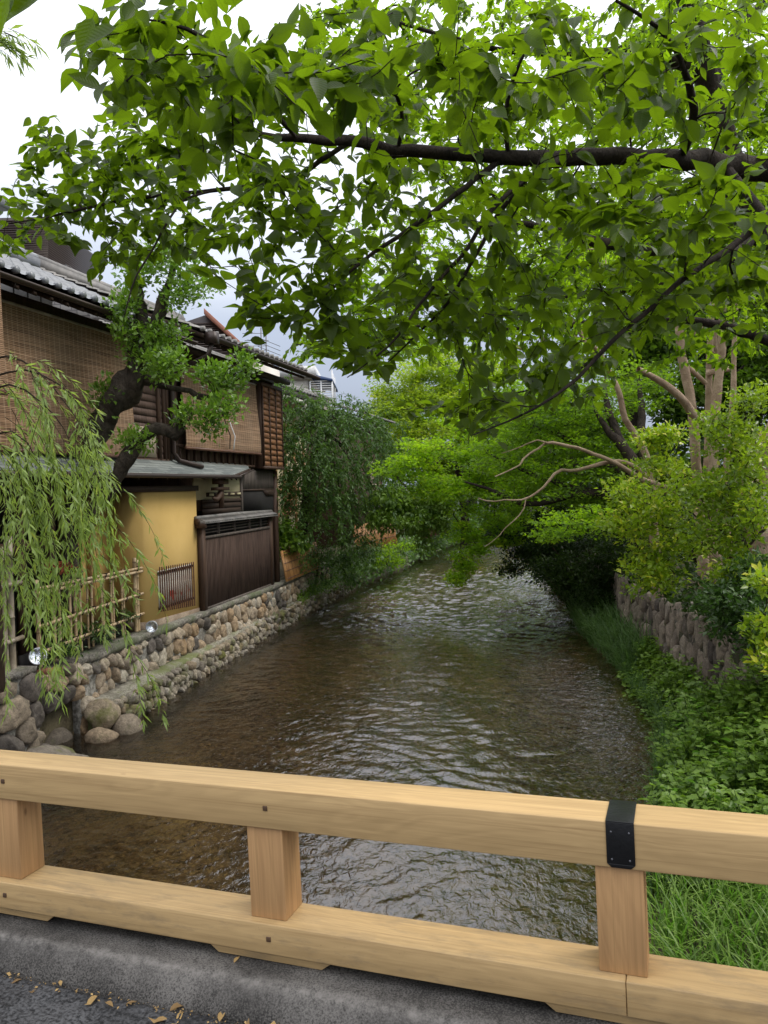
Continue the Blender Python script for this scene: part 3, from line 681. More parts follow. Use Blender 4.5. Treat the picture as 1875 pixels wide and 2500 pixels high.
# end face of the box and the house end turned to the stream
# lower storey above the fence
m = MB()
for x in np.arange(-1.74, .18, .075): m.box(x+.004, x+.071, -.02, .0, 3.3, 3.74)
m.box(-1.78, -1.70, -.05, .02, 2.6, 3.76)
m.build('upright_boards', 'board_grey', R1)
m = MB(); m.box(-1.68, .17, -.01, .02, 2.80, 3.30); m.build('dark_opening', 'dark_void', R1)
m = MB(); m.box(-1.70, .17, -.03, .02, 3.27, 3.31); m.hexa([(-.30, -.03, 3.14), (.17, -.03, 3.14), (.17, .02, 3.14), (-.30, .02, 3.14), (-.5, -.03, 3.27), (.17, -.03, 3.27), (.17, .02, 3.27), (-.5, .02, 3.27)]); m.build('opening_trim', 'dark_timber_long', R1)
m = MB(); m.box(-3.9, -1.78, -.015, .02, 3.12, 3.72); m.build('plaster_panel', 'cream_plaster', R1)
m = MB(); m.box(-3.4, -1.78, -.035, -.015, 3.175, 3.26); tr_ = m.build('slotted_rail', 'dark_timber_long', R1)
for x in np.arange(-3.3, -1.95, .33): MB().box(x, x+.2, -.039, -.036, 3.195, 3.24).build('slot', 'cream_plaster', tr_)
m = MB(); m.box(-3.6, -1.78, -.05, .0, 3.06, 3.12); clap(m, -3.6, -1.78, 2.5, 3.05, -.02, 5); m.build('lower_boards', 'dark_timber_long', R1)
rf = tile_roof(R1, -4.95, .75, -.80, 6.14, 2.6, 7.55, 'roof_tile_dull')
m = MB(); 
m.hexa([(-4.9, -.78, 6.02), (.72, -.78, 6.02), (.72, 2.6, 7.38), (-4.9, 2.6, 7.38), (-4.9, -.78, 6.10), (.72, -.78, 6.10), (.72, 2.6, 7.50), (-4.9, 2.6, 7.50)])
m.build('eave_soffit', 'dark_timber_long', rf)
m = MB()
for x in np.arange(-4.8, .7, .33): m.hexa([(x, -.76, 5.95), (x+.05, -.76, 5.95), (x+.05, .1, 6.28), (x, .1, 6.28), (x, -.76, 6.015), (x+.05, -.76, 6.015), (x+.05, .1, 6.345), (x, .1, 6.345)])
m.build('rafter', 'dark_timber_long', rf)
m = MB(); m.tube([(-5.0, -.30, 5.90), (.62, -.30, 5.90)], .07, 10); m.tube([(-5.05, .0, 5.98), (.7, .0, 5.98)], .08, 10); m.build('purlin', 'dark_timber_long', rf, True)
gutter(R1, -4.75, 1.15, -.90, 6.06, .07)
m = MB(); m.box(-4.82, -4.62, -.98, -.80, 5.93, 6.13); m.tube([(-4.72, -.88, 5.95), (-4.72, -.80, 5.72), (-4.78, -.40, 5.55), (-4.8, -.12, 5.45), (-4.8, -.1, 5.2), (-4.8, -.1, 4.0), (-4.72, -.16, 3.86), (-4.45, -.26, 3.80), (-4.2, -.36, 3.75)], .045, 10)
m.build('downpipe', 'gutter_brown', R1, True)
# gable end wall boards of the upper storey (the end away from us stays plain)

# ---- left machiya house
R0_ = thing('tiled_riverside_house', 'dark timber house under a glossy grey tiled eave, with a tall reed blind upstairs', 'house', HM)
m = MB(); m.box(-13.5, -4.9, .04, 6, 3.6, 5.9); m.box(-13.5, -4.9, .98, 6, 1.0, 3.59); m.build('wall', 'dark_timber', R0_)
m = MB(); clap(m, -6.3, -4.92, 3.86, 5.0, -.005, 9); clap(m, -6.3, -4.92, 5.0, 5.85, -.005, 6)
m.build('clapboards', 'board_weathered', R0_)
m = MB(); m.box(-5.22, -5.14, -.06, .02, 3.84, 5.9); m.box(-5.02, -4.96, -.06, .02, 3.84, 5.9); m.box(-13, -4.9, -.07, .02, 5.84, 5.96)
m.box(-13, -4.9, -.06, .02, 3.78, 3.88); m.build('timber_frame', 'dark_timber', R0_)
m = MB(); m.box(-6.0, -5.3, -.035, .0, 3.9, 4.42); m.build('pale_hatch', 'pale_timber', R0_)
rf = tile_roof(R0_, -13.6, -5.0, -.62, 6.02, 2.5, 7.50, 'roof_tile')
m = MB(); m.hexa([(-13.5, -.60, 5.90), (-5.0, -.60, 5.90), (-5.0, 2.5, 7.30), (-13.5, 2.5, 7.30), (-13.5, -.60, 5.98), (-5.0, -.60, 5.98), (-5.0, 2.5, 7.44), (-13.5, 2.5, 7.44)])
m.build('eave_soffit', 'dark_timber_long', rf)
m = MB()
for x in np.arange(-13.4, -5.0, .33): m.hexa([(x, -.58, 5.83), (x+.05, -.58, 5.83), (x+.05, .1, 6.12), (x, .1, 6.12), (x, -.58, 5.895), (x+.05, -.58, 5.895), (x+.05, .1, 6.19), (x, .1, 6.19)])
m.build('rafter', 'dark_timber_long', rf)
gutter(R0_, -13.5, -5.0, -.70, 5.92, .055)
# ground storey: dark recess with timber posts, yellow plaster bay
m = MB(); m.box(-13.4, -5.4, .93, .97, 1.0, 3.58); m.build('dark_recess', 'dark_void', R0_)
m = MB()
for x in (-9.6, -8.9, -8.25): m.box(x-.06, x+.06, -.08, .0, 1.0, 3.59)
m.box(-13, -8.2, -.07, .0, 2.55, 2.68); m.build('ground_post', 'dark_timber', R0_)
# low pent roof of green slate-like shingles over the ground storey, running on under both houses
pr_ = thing('pent_roof', 'low shingled pent roof with greenish slates between the two storeys', 'roof', HM)
A_ = [(-13.2, -.56, 3.62), (-3.20, -.52, 3.61), (-1.55, -.15, 3.76), (-1.30, 0.0, 3.86), (-13.2, 0.0, 3.94)]
V = A_+[(x, y, z-.045) for x, y, z in A_]
mk('shingles', V, [np.array([[0, 1, 3, 4], [5, 9, 8, 6], [0, 5, 6, 1], [1, 6, 7, 2]]), np.array([[1, 2, 3], [6, 8, 7]])], 'patina_shingle', pr_)
m = MB(); m.hexa([(-13.2, -.58, 3.54), (-3.15, -.54, 3.53), (-3.15, -.50, 3.53), (-13.2, -.54, 3.54), (-13.2, -.58, 3.61), (-3.15, -.54, 3.60), (-3.15, -.50, 3.60), (-13.2, -.54, 3.61)])
m.hexa([(-3.19, -.54, 3.53), (-1.5, -.16, 3.70), (-1.5, -.12, 3.70), (-3.19, -.50, 3.53), (-3.19, -.54, 3.60), (-1.5, -.16, 3.77), (-1.5, -.12, 3.77), (-3.19, -.50, 3.60)])
m.build('fascia', 'dark_timber_long', pr_)
m = MB(); m.tube([(-13.2, -.63, 3.57), (-3.0, -.58, 3.56)], .035, 8); m.tube([(-3.1, -.57, 3.56), (-1.5, -.22, 3.73)], .02, 8); m.build('gutter_pipe', 'gutter_brown', pr_, True)
m = MB()
for x in np.arange(-13, -2.4, .45):
    ye = -.5 if x < -3.4 else -.5+.22*(x+3.4)
    m.hexa([(x, ye, 3.50), (x+.05, ye, 3.50), (x+.05, 0, 3.76), (x, 0, 3.76), (x, ye, 3.55), (x+.05, ye, 3.55), (x+.05, 0, 3.82), (x, 0, 3.82)])
m.build('rafter', 'dark_timber_long', pr_)
# carved bracket post under the pent roof
m = MB(); m.box(-3.52, -3.44, -.42, -.34, 2.95, 3.54); m.box(-3.7, -3.3, -.46, -.30, 3.42, 3.52); m.box(-3.78, -3.24, -.45, -.31, 3.30, 3.36)
m.tube([(-3.85, -.38, 3.16), (-3.7, -.38, 3.12), (-3.55, -.38, 3.2), (-3.48, -.38, 3.35)], [.02, .05, .06, .04], 8); m.build('bracket', 'dark_timber', pr_)

# ---- yellow plaster bay (frame Y)
YM = frame(-3.50, 15.1, .225)
yb = thing('yellow_wall_bay', 'projecting ochre plastered bay with a barred window, between bamboo fence and board fence', 'wall', YM)
m = MB(); m.box(-2.07, -.10, 0, .75, 1.10, 3.30); m.box(-3.2, -2.08, .62, .80, 1.05, 3.3); m.build('plaster', 'yellow_plaster', yb)
m = MB()
m.hexa([(-2.08, -.012, .95), (-.08, -.012, .95), (-.08, .7, .95), (-2.08, .7, .95), (-2.08, -.012, 1.16), (-.08, -.012, 1.10), (-.08, .7, 1.10), (-2.08, .7, 1.16)]); m.build('plinth', 'pebble_dash', yb)
m = MB(); m.box(-2.9, -.04, -.03, .5, 3.302, 3.40); m.build('head_beam', 'dark_timber_long', yb)
m = MB(); m.box(-2.74, -2.66, .54, .62, .98, 3.3); m.build('corner_post', 'tan_timber', yb)
wn = MB().box(-1.64, -.40, -.006, .02, 1.30, 1.96).build('window', 'screen_paper', yb)
m = MB()
for i_, x in enumerate((-1.46, -1.22, -1.14, -1.04, -.80, -.62, -.54)):
    z = 1.50+(.02 if i_ % 2 else -.02); hh = .045+.02*(i_ % 3)
    V = []; nseg = 10
    for q in range(nseg): t_ = 2*math.pi*q/nseg; V.append((x+.028*math.cos(t_)*(1+.3*math.sin(3*t_+i_)), -.0075, z+hh*math.sin(t_)*(1+.25*math.cos(2*t_+i_))))
    m.add(V+[(x, -.0075, z)], T=[[q, (q+1) % nseg, nseg] for q in range(nseg)][::-1])
m.build('red_marks', 'red_print', wn)
for i_ in range(17):
    x = -1.65+i_*(1.26/16)*1.0
    zt = 2.03-.035*i_/16; zb = 1.27-.09*i_/16
    zz = [zb, zb+.02, zb+.25, zb+.26, zb+.5, zb+.51, zt-.02, zt]; rr = [.013, .014, .012, .014, .012, .014, .012, .010]
    MB().tube([(x, -.045, z) for z in zz], rr, 8).build('window_bar', 'bamboo_brown', yb, True)
m = MB(); m.box(-1.68, -.36, -.03, -.012, 1.90, 1.94); m.box(-1.68, -.36, -.03, -.012, 1.30, 1.34); m.build('window_crossbar', 'dark_timber_long', yb)

# ---- board fence (frame F)
FM = frame(-3.47, 15.0, .2)
bf = thing('board_fence', 'tall dark board fence with a slatted vent and tiny tiled roof, on the river wall', 'fence', FM)
m = MB(); x = .16; r_ = np.random.default_rng(2)
while x < 3.82:
    w_ = .062; m.box(x+.002, x+w_-.002, -.002-r_.uniform(0, .004), .03, 1.07, 2.40); m.box(x+w_-.012, x+w_+.006, -.016, -.006, 1.07, 2.40); x += w_
m.build('board_panel', 'board_weathered', bf)
m = MB(); m.box(.08, 3.88, -.035, .05, 2.38, 2.43); m.box(.08, 3.88, -.03, .06, 1.02, 1.075); m.build('horizontal_rail', 'board_grey', bf)
for x in (0.06, 3.90): MB().box(x-.075, x+.075, -.05, .09, 1.0, 2.72).build('post', 'dark_timber', bf)
m = MB()
for z in (2.48, 2.54, 2.60): m.box(.14, 3.82, .01, .03, z, z+.022)
for x in (.9, 1.75, 2.6, 3.3): m.box(x-.025, x+.025, -.01, .05, 2.43, 2.68)
m.build('vent_slat', 'board_grey', bf)
MB().box(.14, 3.82, .05, .07, 2.43, 2.68).build('vent_back', 'dark_void', bf)
m = MB(); m.hexa([(-.10, -.17, 2.68), (4.05, -.17, 2.66), (4.05, .20, 2.66), (-.10, .20, 2.68), (-.10, -.17, 2.70), (4.05, -.17, 2.68), (4.05, .02, 2.76), (-.10, .02, 2.78)])
rfo = m.build('roof', 'roof_tile_dull', bf)
m = MB()
for x in np.arange(-.06, 4.02, .085): m.tube([(x, -.175, 2.705), (x, -.02, 2.765)], .020, 6)
m.tube([(-.12, .02, 2.785), (1.9, .02, 2.79), (4.08, .02, 2.765)], .045, 10)
m.build('roof_ribs', 'roof_tile_dull', rfo)
m = MB(); m.box(-.10, -.02, -.15, .15, 2.60, 2.72); m.tube([(-.13, .0, 2.72), (-.05, .0, 2.72)], .06, 10); m.build('roof_end', 'dark_timber', rfo)

# ---- blinds
def blind_mesh(name, x0, x1, z0, z1, y, curl, label, nz=40, seed=0):
    r = np.random.default_rng(seed); zs = np.linspace(z1, z0, nz); nx = 30; xs = np.linspace(x0, x1, nx); V = []
    for side in (0, .012):
        for k, z in enumerate(zs):
            f = k/(nz-1); yy = y-curl*math.sin(min(1, f)*math.pi*.5)**2
            if curl and f > .94: yy += (f-.94)*curl*4
            for x in xs: V.append((x+.01*math.sin(z*2), yy+side+.012*math.sin(x*2.1+z*1.3)+.005*math.sin(x*9), z))
    i, j = np.meshgrid(np.arange(nz-1), np.arange(nx-1), indexing='ij'); i = i.ravel(); j = j.ravel(); o_ = nz*nx
    Q = np.concatenate([np.stack([i*nx+j, (i+1)*nx+j, (i+1)*nx+j+1, i*nx+j+1], 1), np.stack([i*nx+j, i*nx+j+1, (i+1)*nx+j+1, (i+1)*nx+j], 1)+o_])
    T = thing(name, label, 'blind', HM, 'reed blinds hanging on the houses')
    mk('reed_sheet', V, Q, 'bamboo_blind', T, True)
    MB().tube([(x0-.02, y, z1+.01), (x1+.02, y, z1+.01)], .022, 8).build('top_rod', 'bamboo_old', T, True)
    MB().tube([(x0-.02, y-curl*.82, z0), (x1+.02, y-curl*.82, z0)], .028, 8).build('bottom_roll', 'bamboo_brown', T, True)
    return T
blind_mesh('reed_blind', -9.7, -6.28, 3.88, 5.78, -.14, .08, 'widest reed blind, covering the upper wall behind the willow and under the glossy tiled eave', seed=1)
b2 = blind_mesh('reed_blind', -4.50, -1.0, 4.10, 5.66, -.12, .09, 'reed blind bulging at its foot, hung beside the panelled shutter box', seed=2)
m = MB(); m.tube([(-2.95, -.16, 5.0), (-2.93, -.36, 4.4), (-3.02, -.38, 4.14)], .012, 6); m.build('pull_cord', 'rope', b2, True)
m = MB(); m.tube([(-2.75, -.16, 5.0), (-2.73, -.37, 4.4), (-2.86, -.39, 4.12)], .012, 6); m.build('pull_cord', 'white_paint', b2, True)
# projecting neighbour at the far left with its own blind
nb_ = thing('neighbour_house_wall', 'brown board wall of the neighbouring house at the left edge behind a hanging blind', 'house', HM)
m = MB(); m.box(-14.5, -10.0, -.66, 3.5, 1.0, 6.6); m.build('wall', 'dark_timber', nb_)
m = MB(); m.box(-14.5, -9.9, -.9, 3.5, 6.6, 6.72); m.build('roof', 'roof_tile', nb_)
blind_mesh('reed_blind', -13.5, -9.93, 4.5, 6.45, -.74, .02, 'pale reed blind cut by the left edge of the picture, nearest to the bridge', seed=3)

# ---- bamboo fence (frame B)
BM = frame(-4.02, 13.0, .17)
bb = thing('bamboo_fence', 'open lattice fence of thin bamboo canes tied with dark cord on the coping', 'fence', BM)
def cane(p0, p1, r, seed, name='cane', mat='bamboo', parent=None, node=.22):
    r_ = np.random.default_rng(seed); p0 = np.array(p0, float); p1 = np.array(p1, float); Lc = np.linalg.norm(p1-p0); pts = []; rr = []; aa = []; t = 0
    while t < Lc:
        for dt, f, a in ((0, 1.0, .0), (.006, 1.13, .9), (.016, 1.10, .5), (.026, 1.0, 0)):
            if t+dt < Lc: pts.append(p0+(p1-p0)*(t+dt)/Lc); rr.append(r*f); aa.append(a)
        t += node*r_.uniform(.85, 1.15)
    pts.append(p1); rr.append(r); aa.append(0); pts = np.array(pts); bend = np.sin(np.linspace(0, np.pi, len(pts)))*Lc*.004
    pts[:, 1] += bend
    return MB().tube(pts, rr, 8, np.array(aa)).build(name, mat, parent, True)
sd_ = 100
for x, z0, z1, rad in ((-.13, 1.03, 2.24, .032), (-.03, 1.03, 2.20, .03), (-.62, 1.06, 2.10, .016), (-.70, 1.06, 2.08, .016), (-1.05, 1.06, 2.10, .018), (-1.13, 1.06, 2.12, .016), (-1.42, 1.06, 2.08, .016), (-1.49, 1.06, 2.10, .016),
                     (-1.85, 1.06, 2.06, .018), (-2.0, 1.06, 2.0, .016), (-2.25, 1.06, 2.05, .018), (-2.42, 1.06, 2.2, .024), (-2.58, 1.06, 2.12, .018), (-2.92, 1.06, 2.1, .018), (-3.08, 1.06, 2.12, .02), (-3.55, 1.06, 2.2, .03)):
    sd_ += 1; x *= .775; cane((x, .03, z0), (x+.01, .03, z1), rad, sd_, 'upright_cane', 'bamboo', bb)
for z, dz in ((2.09, -.03), (2.035, -.03), (1.60, .04), (1.26, .05)):
    sd_ += 1; cane((-2.84, -.012, z), (.10, -.012, z+dz), .022, sd_, 'cross_cane', 'bamboo', bb)
for x in (-.13, -.66, -1.09, -1.46, -1.9, -2.3, -2.55, -3.0, -3.5):
    x *= .775
    for z in (2.06, 1.62, 1.28): MB().tube([(x-.03, -.04, z-.03), (x+.03, -.045, z+.04), (x+.04, .05, z+.03), (x-.03, .06, z-.02)], .008, 5).build('cord_knot', 'rope', bb)
# low dark footing board behind the canes
MB().box(-2.9, -.05, .20, .24, 1.0, 1.24).build('kick_board', 'dark_void', bb)
# heavier old bamboo screen at the far left
bs = thing('bamboo_screen', 'bundle of thick grey old bamboo poles beside the willow at the left edge', 'fence', frame(-4.72, 9.75, .05))
for i_ in range(9):
    x = -.9+i_*.14; sd_ += 1; cane((x, .02*(i_ % 2), 1.10), (x+.01, .02*(i_ % 2), 2.55+.12*((i_*7) % 3)), .048, sd_, 'pole', 'bamboo_old' if i_ % 3 else 'bamboo', bs, .35)
for z in (1.5, 2.2): cane((-1.0, -.075, z), (.35, -.075, z), .03, 7, 'cross_pole', 'bamboo_old', bs)

# ---- spotlights
def spot(name, p, r, aim, label):
    aim = Vector(aim).normalized(); q = aim.to_track_quat('Z', 'Y').to_matrix().to_4x4(); M_ = Matrix.Translation(p) @ q
    T = thing(name, label, 'lamp', M_, 'round floodlights on the river wall')
    m = MB(); k = 28; th = np.linspace(0, 2*np.pi, k, endpoint=False); V = []; rings = [(0, -r*.30), (r*.35, -r*.22), (r*.7, -r*.08), (r*.93, 0)]
    for a, z in rings: V += [(a*math.cos(t), a*math.sin(t), z) for t in th]
    i = np.arange(k); Q = np.concatenate([np.stack([j*k+i, j*k+(i+1) % k, (j+1)*k+(i+1) % k, (j+1)*k+i], 1) for j in range(3)])
    m.add(V, Q); m.build('reflector', 'lamp_reflector', T, True)
    m = MB(); rr = [(r*.9, .004), (r*1.0, .012), (r*1.06, .0), (r*1.02, -.03), (r*.8, -r*.55), (r*.35, -r*.95), (0.002, -r*1.0)]; V = []
    for a, z in rr: V += [(a*math.cos(t), a*math.sin(t), z) for t in th]
    Q = np.concatenate([np.stack([j*k+i, (j+1)*k+i, (j+1)*k+(i+1) % k, j*k+(i+1) % k], 1) for j in range(len(rr)-1)])
    m.add(V, Q); m.build('housing', 'lamp_rim', T, True)
    inv = M_.inverted(); d_ = inv @ Vector((p[0]-.03, p[1]+.04, p[2]-r-.10)); s_ = inv @ Vector((p[0]-.02, p[1]+.05, p[2]))
    MB().tube([tuple(s_), tuple((s_+d_)/2+Vector((.01, 0, -.02))), tuple(d_)], .016, 8).build('stalk', 'gutter_brown', T, True)
pL = aty(93, 1602, 9.70); pR = aty(370, 1530, 12.88)
spot('floodlight', tuple(pL), .102, (.35, -1, .45), 'larger round floodlight on the wall corner, tilted up, left of the pair')
spot('floodlight', tuple(pR), .092, (.2, -1, .12), 'smaller round floodlight at the foot of the ochre wall')
m = MB().box(pL[0]-.02, pL[0]+.25, pL[1]-.0, pL[1]+.12, 1.10, 1.16)
m.build('lamp_bracket', 'red_fascia'); tag(bpy.data.objects['lamp_bracket'], 'short brown metal bracket under the left floodlight', 'bracket')

# ---- slanting bamboo screens on the wall beyond the board fence
def slant(name, x0, y0, x1, y1, z0, z1, lean, n, label, mat):
    T = thing(name, label, 'fence', loc=(x0, y0, z0), group='slanting bamboo guards on the wall'); d = np.array([x1-x0, y1-y0]); L_ = np.linalg.norm(d); d /= L_; nr = np.array([d[1], -d[0]]); m = MB(); r = np.random.default_rng(n); H = z1-z0
    for k in range(n):
        t = L_*k/(n-1); b = d*t+nr*lean; tp = d*(t+H*.35)+nr*.02
        m.tube([(b[0], b[1], 0), ((b[0]+tp[0])/2, (b[1]+tp[1])/2, H/2+.01), (tp[0], tp[1], H+r.uniform(-.02, .02))], .024, 6, a=r.uniform(0, .5))
    m.build('slats', mat, T, True)
    m = MB()
    for f in (.1, .35, .6, .88):
        o0 = nr*(lean*(1-f)+.035)+d*H*.35*f; m.tube([(o0[0], o0[1], f*H), (d[0]*L_+o0[0], d[1]*L_+o0[1], f*H)], .009, 6)
    m.build('cross_bars', 'bamboo_brown', T)
slant('slanting_screen', -2.62, 19.35, -2.05, 22.6, 1.04, 1.75, .22, 40, 'orange split bamboo guard leaning on the wall just past the board fence', 'bamboo_orange')
slant('slanting_screen', -1.2, 26.6, .2, 31.0, 1.04, 2.0, .3, 46, 'orange split bamboo guard under the weeping branches downstream', 'bamboo_orange')
slant('slanting_screen', .9, 33.6, 2.4, 38.5, 1.04, 2.6, .7, 40, 'brown plank guard furthest downstream above the pale rocks', 'bamboo_brown')

# ---- second row of houses, mostly behind leaves
H2 = frame(-3.55, 24.0, .25)
h2 = thing('latticed_house', 'ochre timber house with lattice windows half hidden by the weeping tree', 'house', H2)
m = MB(); m.box(-3.4, 5.2, .5, 6, 1, 6.4); m.build('wall', 'cream_plaster', h2)
m = MB()
for x in np.arange(-3.3, 5.2, .9): m.box(x-.06, x+.06, .44, .5, 1, 6.4)
for z in (1.5, 2.4, 3.2, 4.3, 5.4): m.box(-3.4, 5.2, .45, .5, z, z+.10)
m.build('timber_frame', 'tan_timber', h2)
m = MB()
for x0 in (-2.9, -1.1, .8, 2.6):
    for x in np.arange(x0, x0+1.1, .11): m.box(x, x+.03, .40, .43, 2.5, 3.9)
    for z in np.arange(2.5, 3.95, .2): m.box(x0, x0+1.1, .395, .425, z, z+.03)
m.build('lattice', 'tan_timber', h2)
rf = tile_roof(h2, -3.6, 5.4, -.35, 6.45, 3.2, 7.9, 'roof_tile_dull', .3)
m = MB(); m.hexa([(-3.6, -.35, 6.20), (5.4, -.35, 6.20), (5.4, 3.2, 7.7), (-3.6, 3.2, 7.7), (-3.6, -.35, 6.42), (5.4, -.35, 6.42), (5.4, 3.2, 7.85), (-3.6, 3.2, 7.85)]); m.build('bargeboard', 'gutter_brown', rf)
m = MB(); m.box(-3.3, 3.2, -.1, .0, 5.95, 6.18); m.build('fascia', 'red_fascia', rf)
h3 = thing('far_tiled_house', 'dark house with a long low tiled eave beyond the latticed house', 'house', frame(-2.15, 30.0, .25))
m = MB(); m.box(0, 9.5, .2, 6, 1, 6.3); m.build('wall', 'dark_timber', h3)
tile_roof(h3, -.4, 10, -.5, 6.35, 3.0, 7.6, 'roof_tile_dull', .3)
m = MB()
for x in np.arange(6.9, 8.6, .16): m.box(x, x+.05, .12, .16, 3.1, 4.5)
for z in np.arange(3.1, 4.5, .25): m.box(6.9, 8.6, .11, .15, z, z+.05)
m.build('window_lattice', 'pale_timber', h3)
# white building with balcony and blue awning (distance about 45 m)
def bcol(u0, v0, u1, v1, y): a = aty(u0, v0, y); b = aty(u1, v1, y); return a[0], b[0], b[2], a[2]
wb = thing('white_building', 'white upper building with a railed balcony and blue awning behind the tiled roofs', 'building', loc=(-6, 45, 0))
def wbx(mb, u0, v0, u1, v1, y0, y1): x0, x1, z0, z1 = bcol(u0, v0, u1, v1, y0); mb.box(x0+6, x1+6, y0-45, y1-45, z0, z1)
m = MB(); wbx(m, 600, 925, 757, 1100, 45, 52); m.build('wall', 'pale_wall', wb)
m = MB(); wbx(m, 596, 897, 770, 918, 44.6, 52.5); m.build('roof', 'white_paint', wb)
m = MB(); wbx(m, 618, 918, 760, 925, 44.8, 52.2); m.build('cornice', 'concrete_wall', wb)
m = MB(); a = aty(748, 910, 44.8); b = aty(812, 930, 44.8)
m.hexa([(a[0]+6, -.2, a[2]-.25), (b[0]+6, -.2, b[2]-.02), (b[0]+6, 5, b[2]-.02), (a[0]+6, 5, a[2]-.25), (a[0]+6, -.2, a[2]), (b[0]+6, -.2, b[2]+.12), (b[0]+6, 5, b[2]+.12), (a[0]+6, 5, a[2])]); m.build('awning', 'awning_blue', wb)
m = MB(); x0, x1, z0, z1 = bcol(757, 932, 812, 990, 44.9); x0 += 6; x1 += 6
for x in (x0, (x0+x1)/2, x1): m.box(x-.04, x+.04, -.14, -.06, z0-1, z1+.0)
for z in np.arange(z0+.05, z1, .13): m.box(x0, x1, -.12, -.08, z, z+.05)
for yy in (1.2, 2.6): m.box(x1-.03, x1+.03, yy, yy+.06, z0-1, z1+.6)
m.box(x1-.03, x1+.05, -.1, -.02, z0-2, z1+.62); m.build('balcony_railing', 'white_paint', wb)
m = MB(); x_0, x_1, z_0, z_1 = bcol(757, 992, 814, 1100, 45.2); m.box(x_0+6, x_1+6, .2, 7, z_0, z_1); m.build('balcony_base', 'concrete_wall', wb)
x0, x1, z0, z1 = bcol(716, 893, 738, 897, 46); MB().box(x0+6, x1+6, 1, 2.5, z0, z1+.05).build('roof_vent', 'louver_grey', wb)
# brown louvred gable behind the right house
gb = thing('louvred_gable', 'brown slatted gable with a reddish sloping roof edge behind the tree', 'building', loc=(-8, 30, 0))
def P3(u, v, y, off=(-8, 30, 0)): p = aty(u, v, y); return (p[0]-off[0], p[1]-off[1], p[2]-off[2])
pts = [P3(440, 900, 30), P3(440, 790, 30), P3(505, 768, 30), P3(612, 868, 30), P3(612, 900, 30)]
V = pts+[(x+.2, y+5, z) for x, y, z in pts]
mk('wall', V, [np.array([[5, 6, 1, 0], [1, 6, 7, 2], [2, 7, 8, 3]]), np.array([[0, 1, 4], [1, 2, 3], [1, 3, 4]])], 'louver_dark', gb)
m = MB()
a = P3(500, 762, 29.9); b = P3(620, 872, 29.9); m.hexa([(a[0], -.25, a[2]-.1), (b[0], -.25, b[2]-.1), (b[0], 5, b[2]-.1), (a[0], 5, a[2]-.1), (a[0], -.25, a[2]+.12), (b[0], -.25, b[2]+.12), (b[0], 5, b[2]+.12), (a[0], 5, a[2]+.12)])
m.build('roof_edge', 'red_fascia', gb)
m = MB()
for v in np.arange(792, 900, 5.5):
    ua = 441; ub = 505+(v-775)*1.07+8; ub = min(ub, 610); a = P3(ua, v, 29.9); b = P3(ub, v+.0, 29.9); m.box(a[0], b[0], -.14, -.02, a[2]-.015, a[2]+.03)
m.build('slats', 'gutter_brown', gb)
MB().box(P3(520, 850, 30)[0], P3(640, 850, 30)[0], .5, 5, 1, P3(600, 862, 30)[2]).build('lower_wall', 'pale_wall', gb)
an = MB(); c = aty(637, 890, 36); t = aty(637, 800, 36)
for dx in (0, .22): an.tube([(c[0]+dx, 36, 6), (t[0]+dx, 36, t[2]-dx)], .03, 6)
for q in (.15, .35, .5, .62, .8): z = t[2]-q*1.6; an.tube([(t[0]-.9*(1-q*.5), 36, z), (t[0]+.3, 36.2, z+.02)], .014, 5)
for q in (.5, .7, .9, 1.1, 1.3): z = t[2]-q; an.tube([(t[0]-.1, 35.6, z), (t[0]+.8, 36.3, z-.3)], .014, 5); 
tag(an.build('tv_antenna', 'antenna_metal'), 'thin rooftop television aerial against the sky', 'antenna')
# dark louvred tower and terrace at upper left
tw = thing('louvred_tower', 'dark ribbed rooftop plant tower and grey louvred penthouse above the tiled roof', 'building', loc=(-14, 26, 0))
def twb(mb, u0, v0, u1, v1, y0, y1): x0, x1, z0, z1 = bcol(u0, v0, u1, v1, y0); mb.box(x0+14, x1+14, y0-26, y1-26, z0, z1)
m = MB(); twb(m, -120, 535, 112, 640, 27, 31); m.build('tower', 'louver_dark', tw)
m = MB()
for v in np.arange(538, 636, 5.5): twb(m, -120, v, 118, v+2.2, 26.9, 31.1)
m.build('tower_ribs', 'gutter_brown', tw)
m = MB(); twb(m, -120, 655, 170, 760, 26, 32); m.build('penthouse', 'louver_grey', tw)
m = MB()
for v in np.arange(652, 690, 3.2): twb(m, 20, v, 171, v+1.2, 25.93, 26)
m.build('louvres', 'louver_dark', tw)
m = MB()
for u in (30, 64, 96, 128, 160): twb(m, u, 645, u+2.5, 740, 25.85, 25.93)
m.build('louvre_posts', 'black_iron', tw)
m = MB(); a = aty(10, 625, 25.6); b = aty(190, 668, 25.6)
m.hexa([(a[0]+14, -.5, a[2]-.12), (b[0]+14, -.5, b[2]-.12), (b[0]+14, 6, b[2]-.12), (a[0]+14, 6, a[2]-.12), (a[0]+14, -.5, a[2]+.08), (b[0]+14, -.5, b[2]+.08), (b[0]+14, 6, b[2]+.08), (a[0]+14, 6, a[2]+.08)]); m.build('roof', 'louver_dark', tw)
k = NT('grey_wall_tile'); v = k.coord('Object', (1, 1, 1), (math.radians(90), 0, 0)); br = k.n('ShaderNodeTexBrick', {'Vector': v, 'Color1': (.22, .20, .19, 1), 'Color2': (.29, .27, .25, 1), 'Mortar': (.10, .09, .09, 1), 'Scale': 1, 'Mortar Size': .012, 'Brick Width': .3, 'Row Height': .16}); MATS['grey_wall_tile'] = k.fin(k.pbr(br.outputs[0], .8))
gt = thing('grey_tiled_building', 'plain grey building faced with small square tiles behind the roof', 'building', loc=(-9, 22, 0))
pts = [aty(128, 800, 22), aty(128, 695, 22), aty(172, 683, 22), aty(210, 684, 22), aty(290, 712, 22), aty(290, 800, 22)]
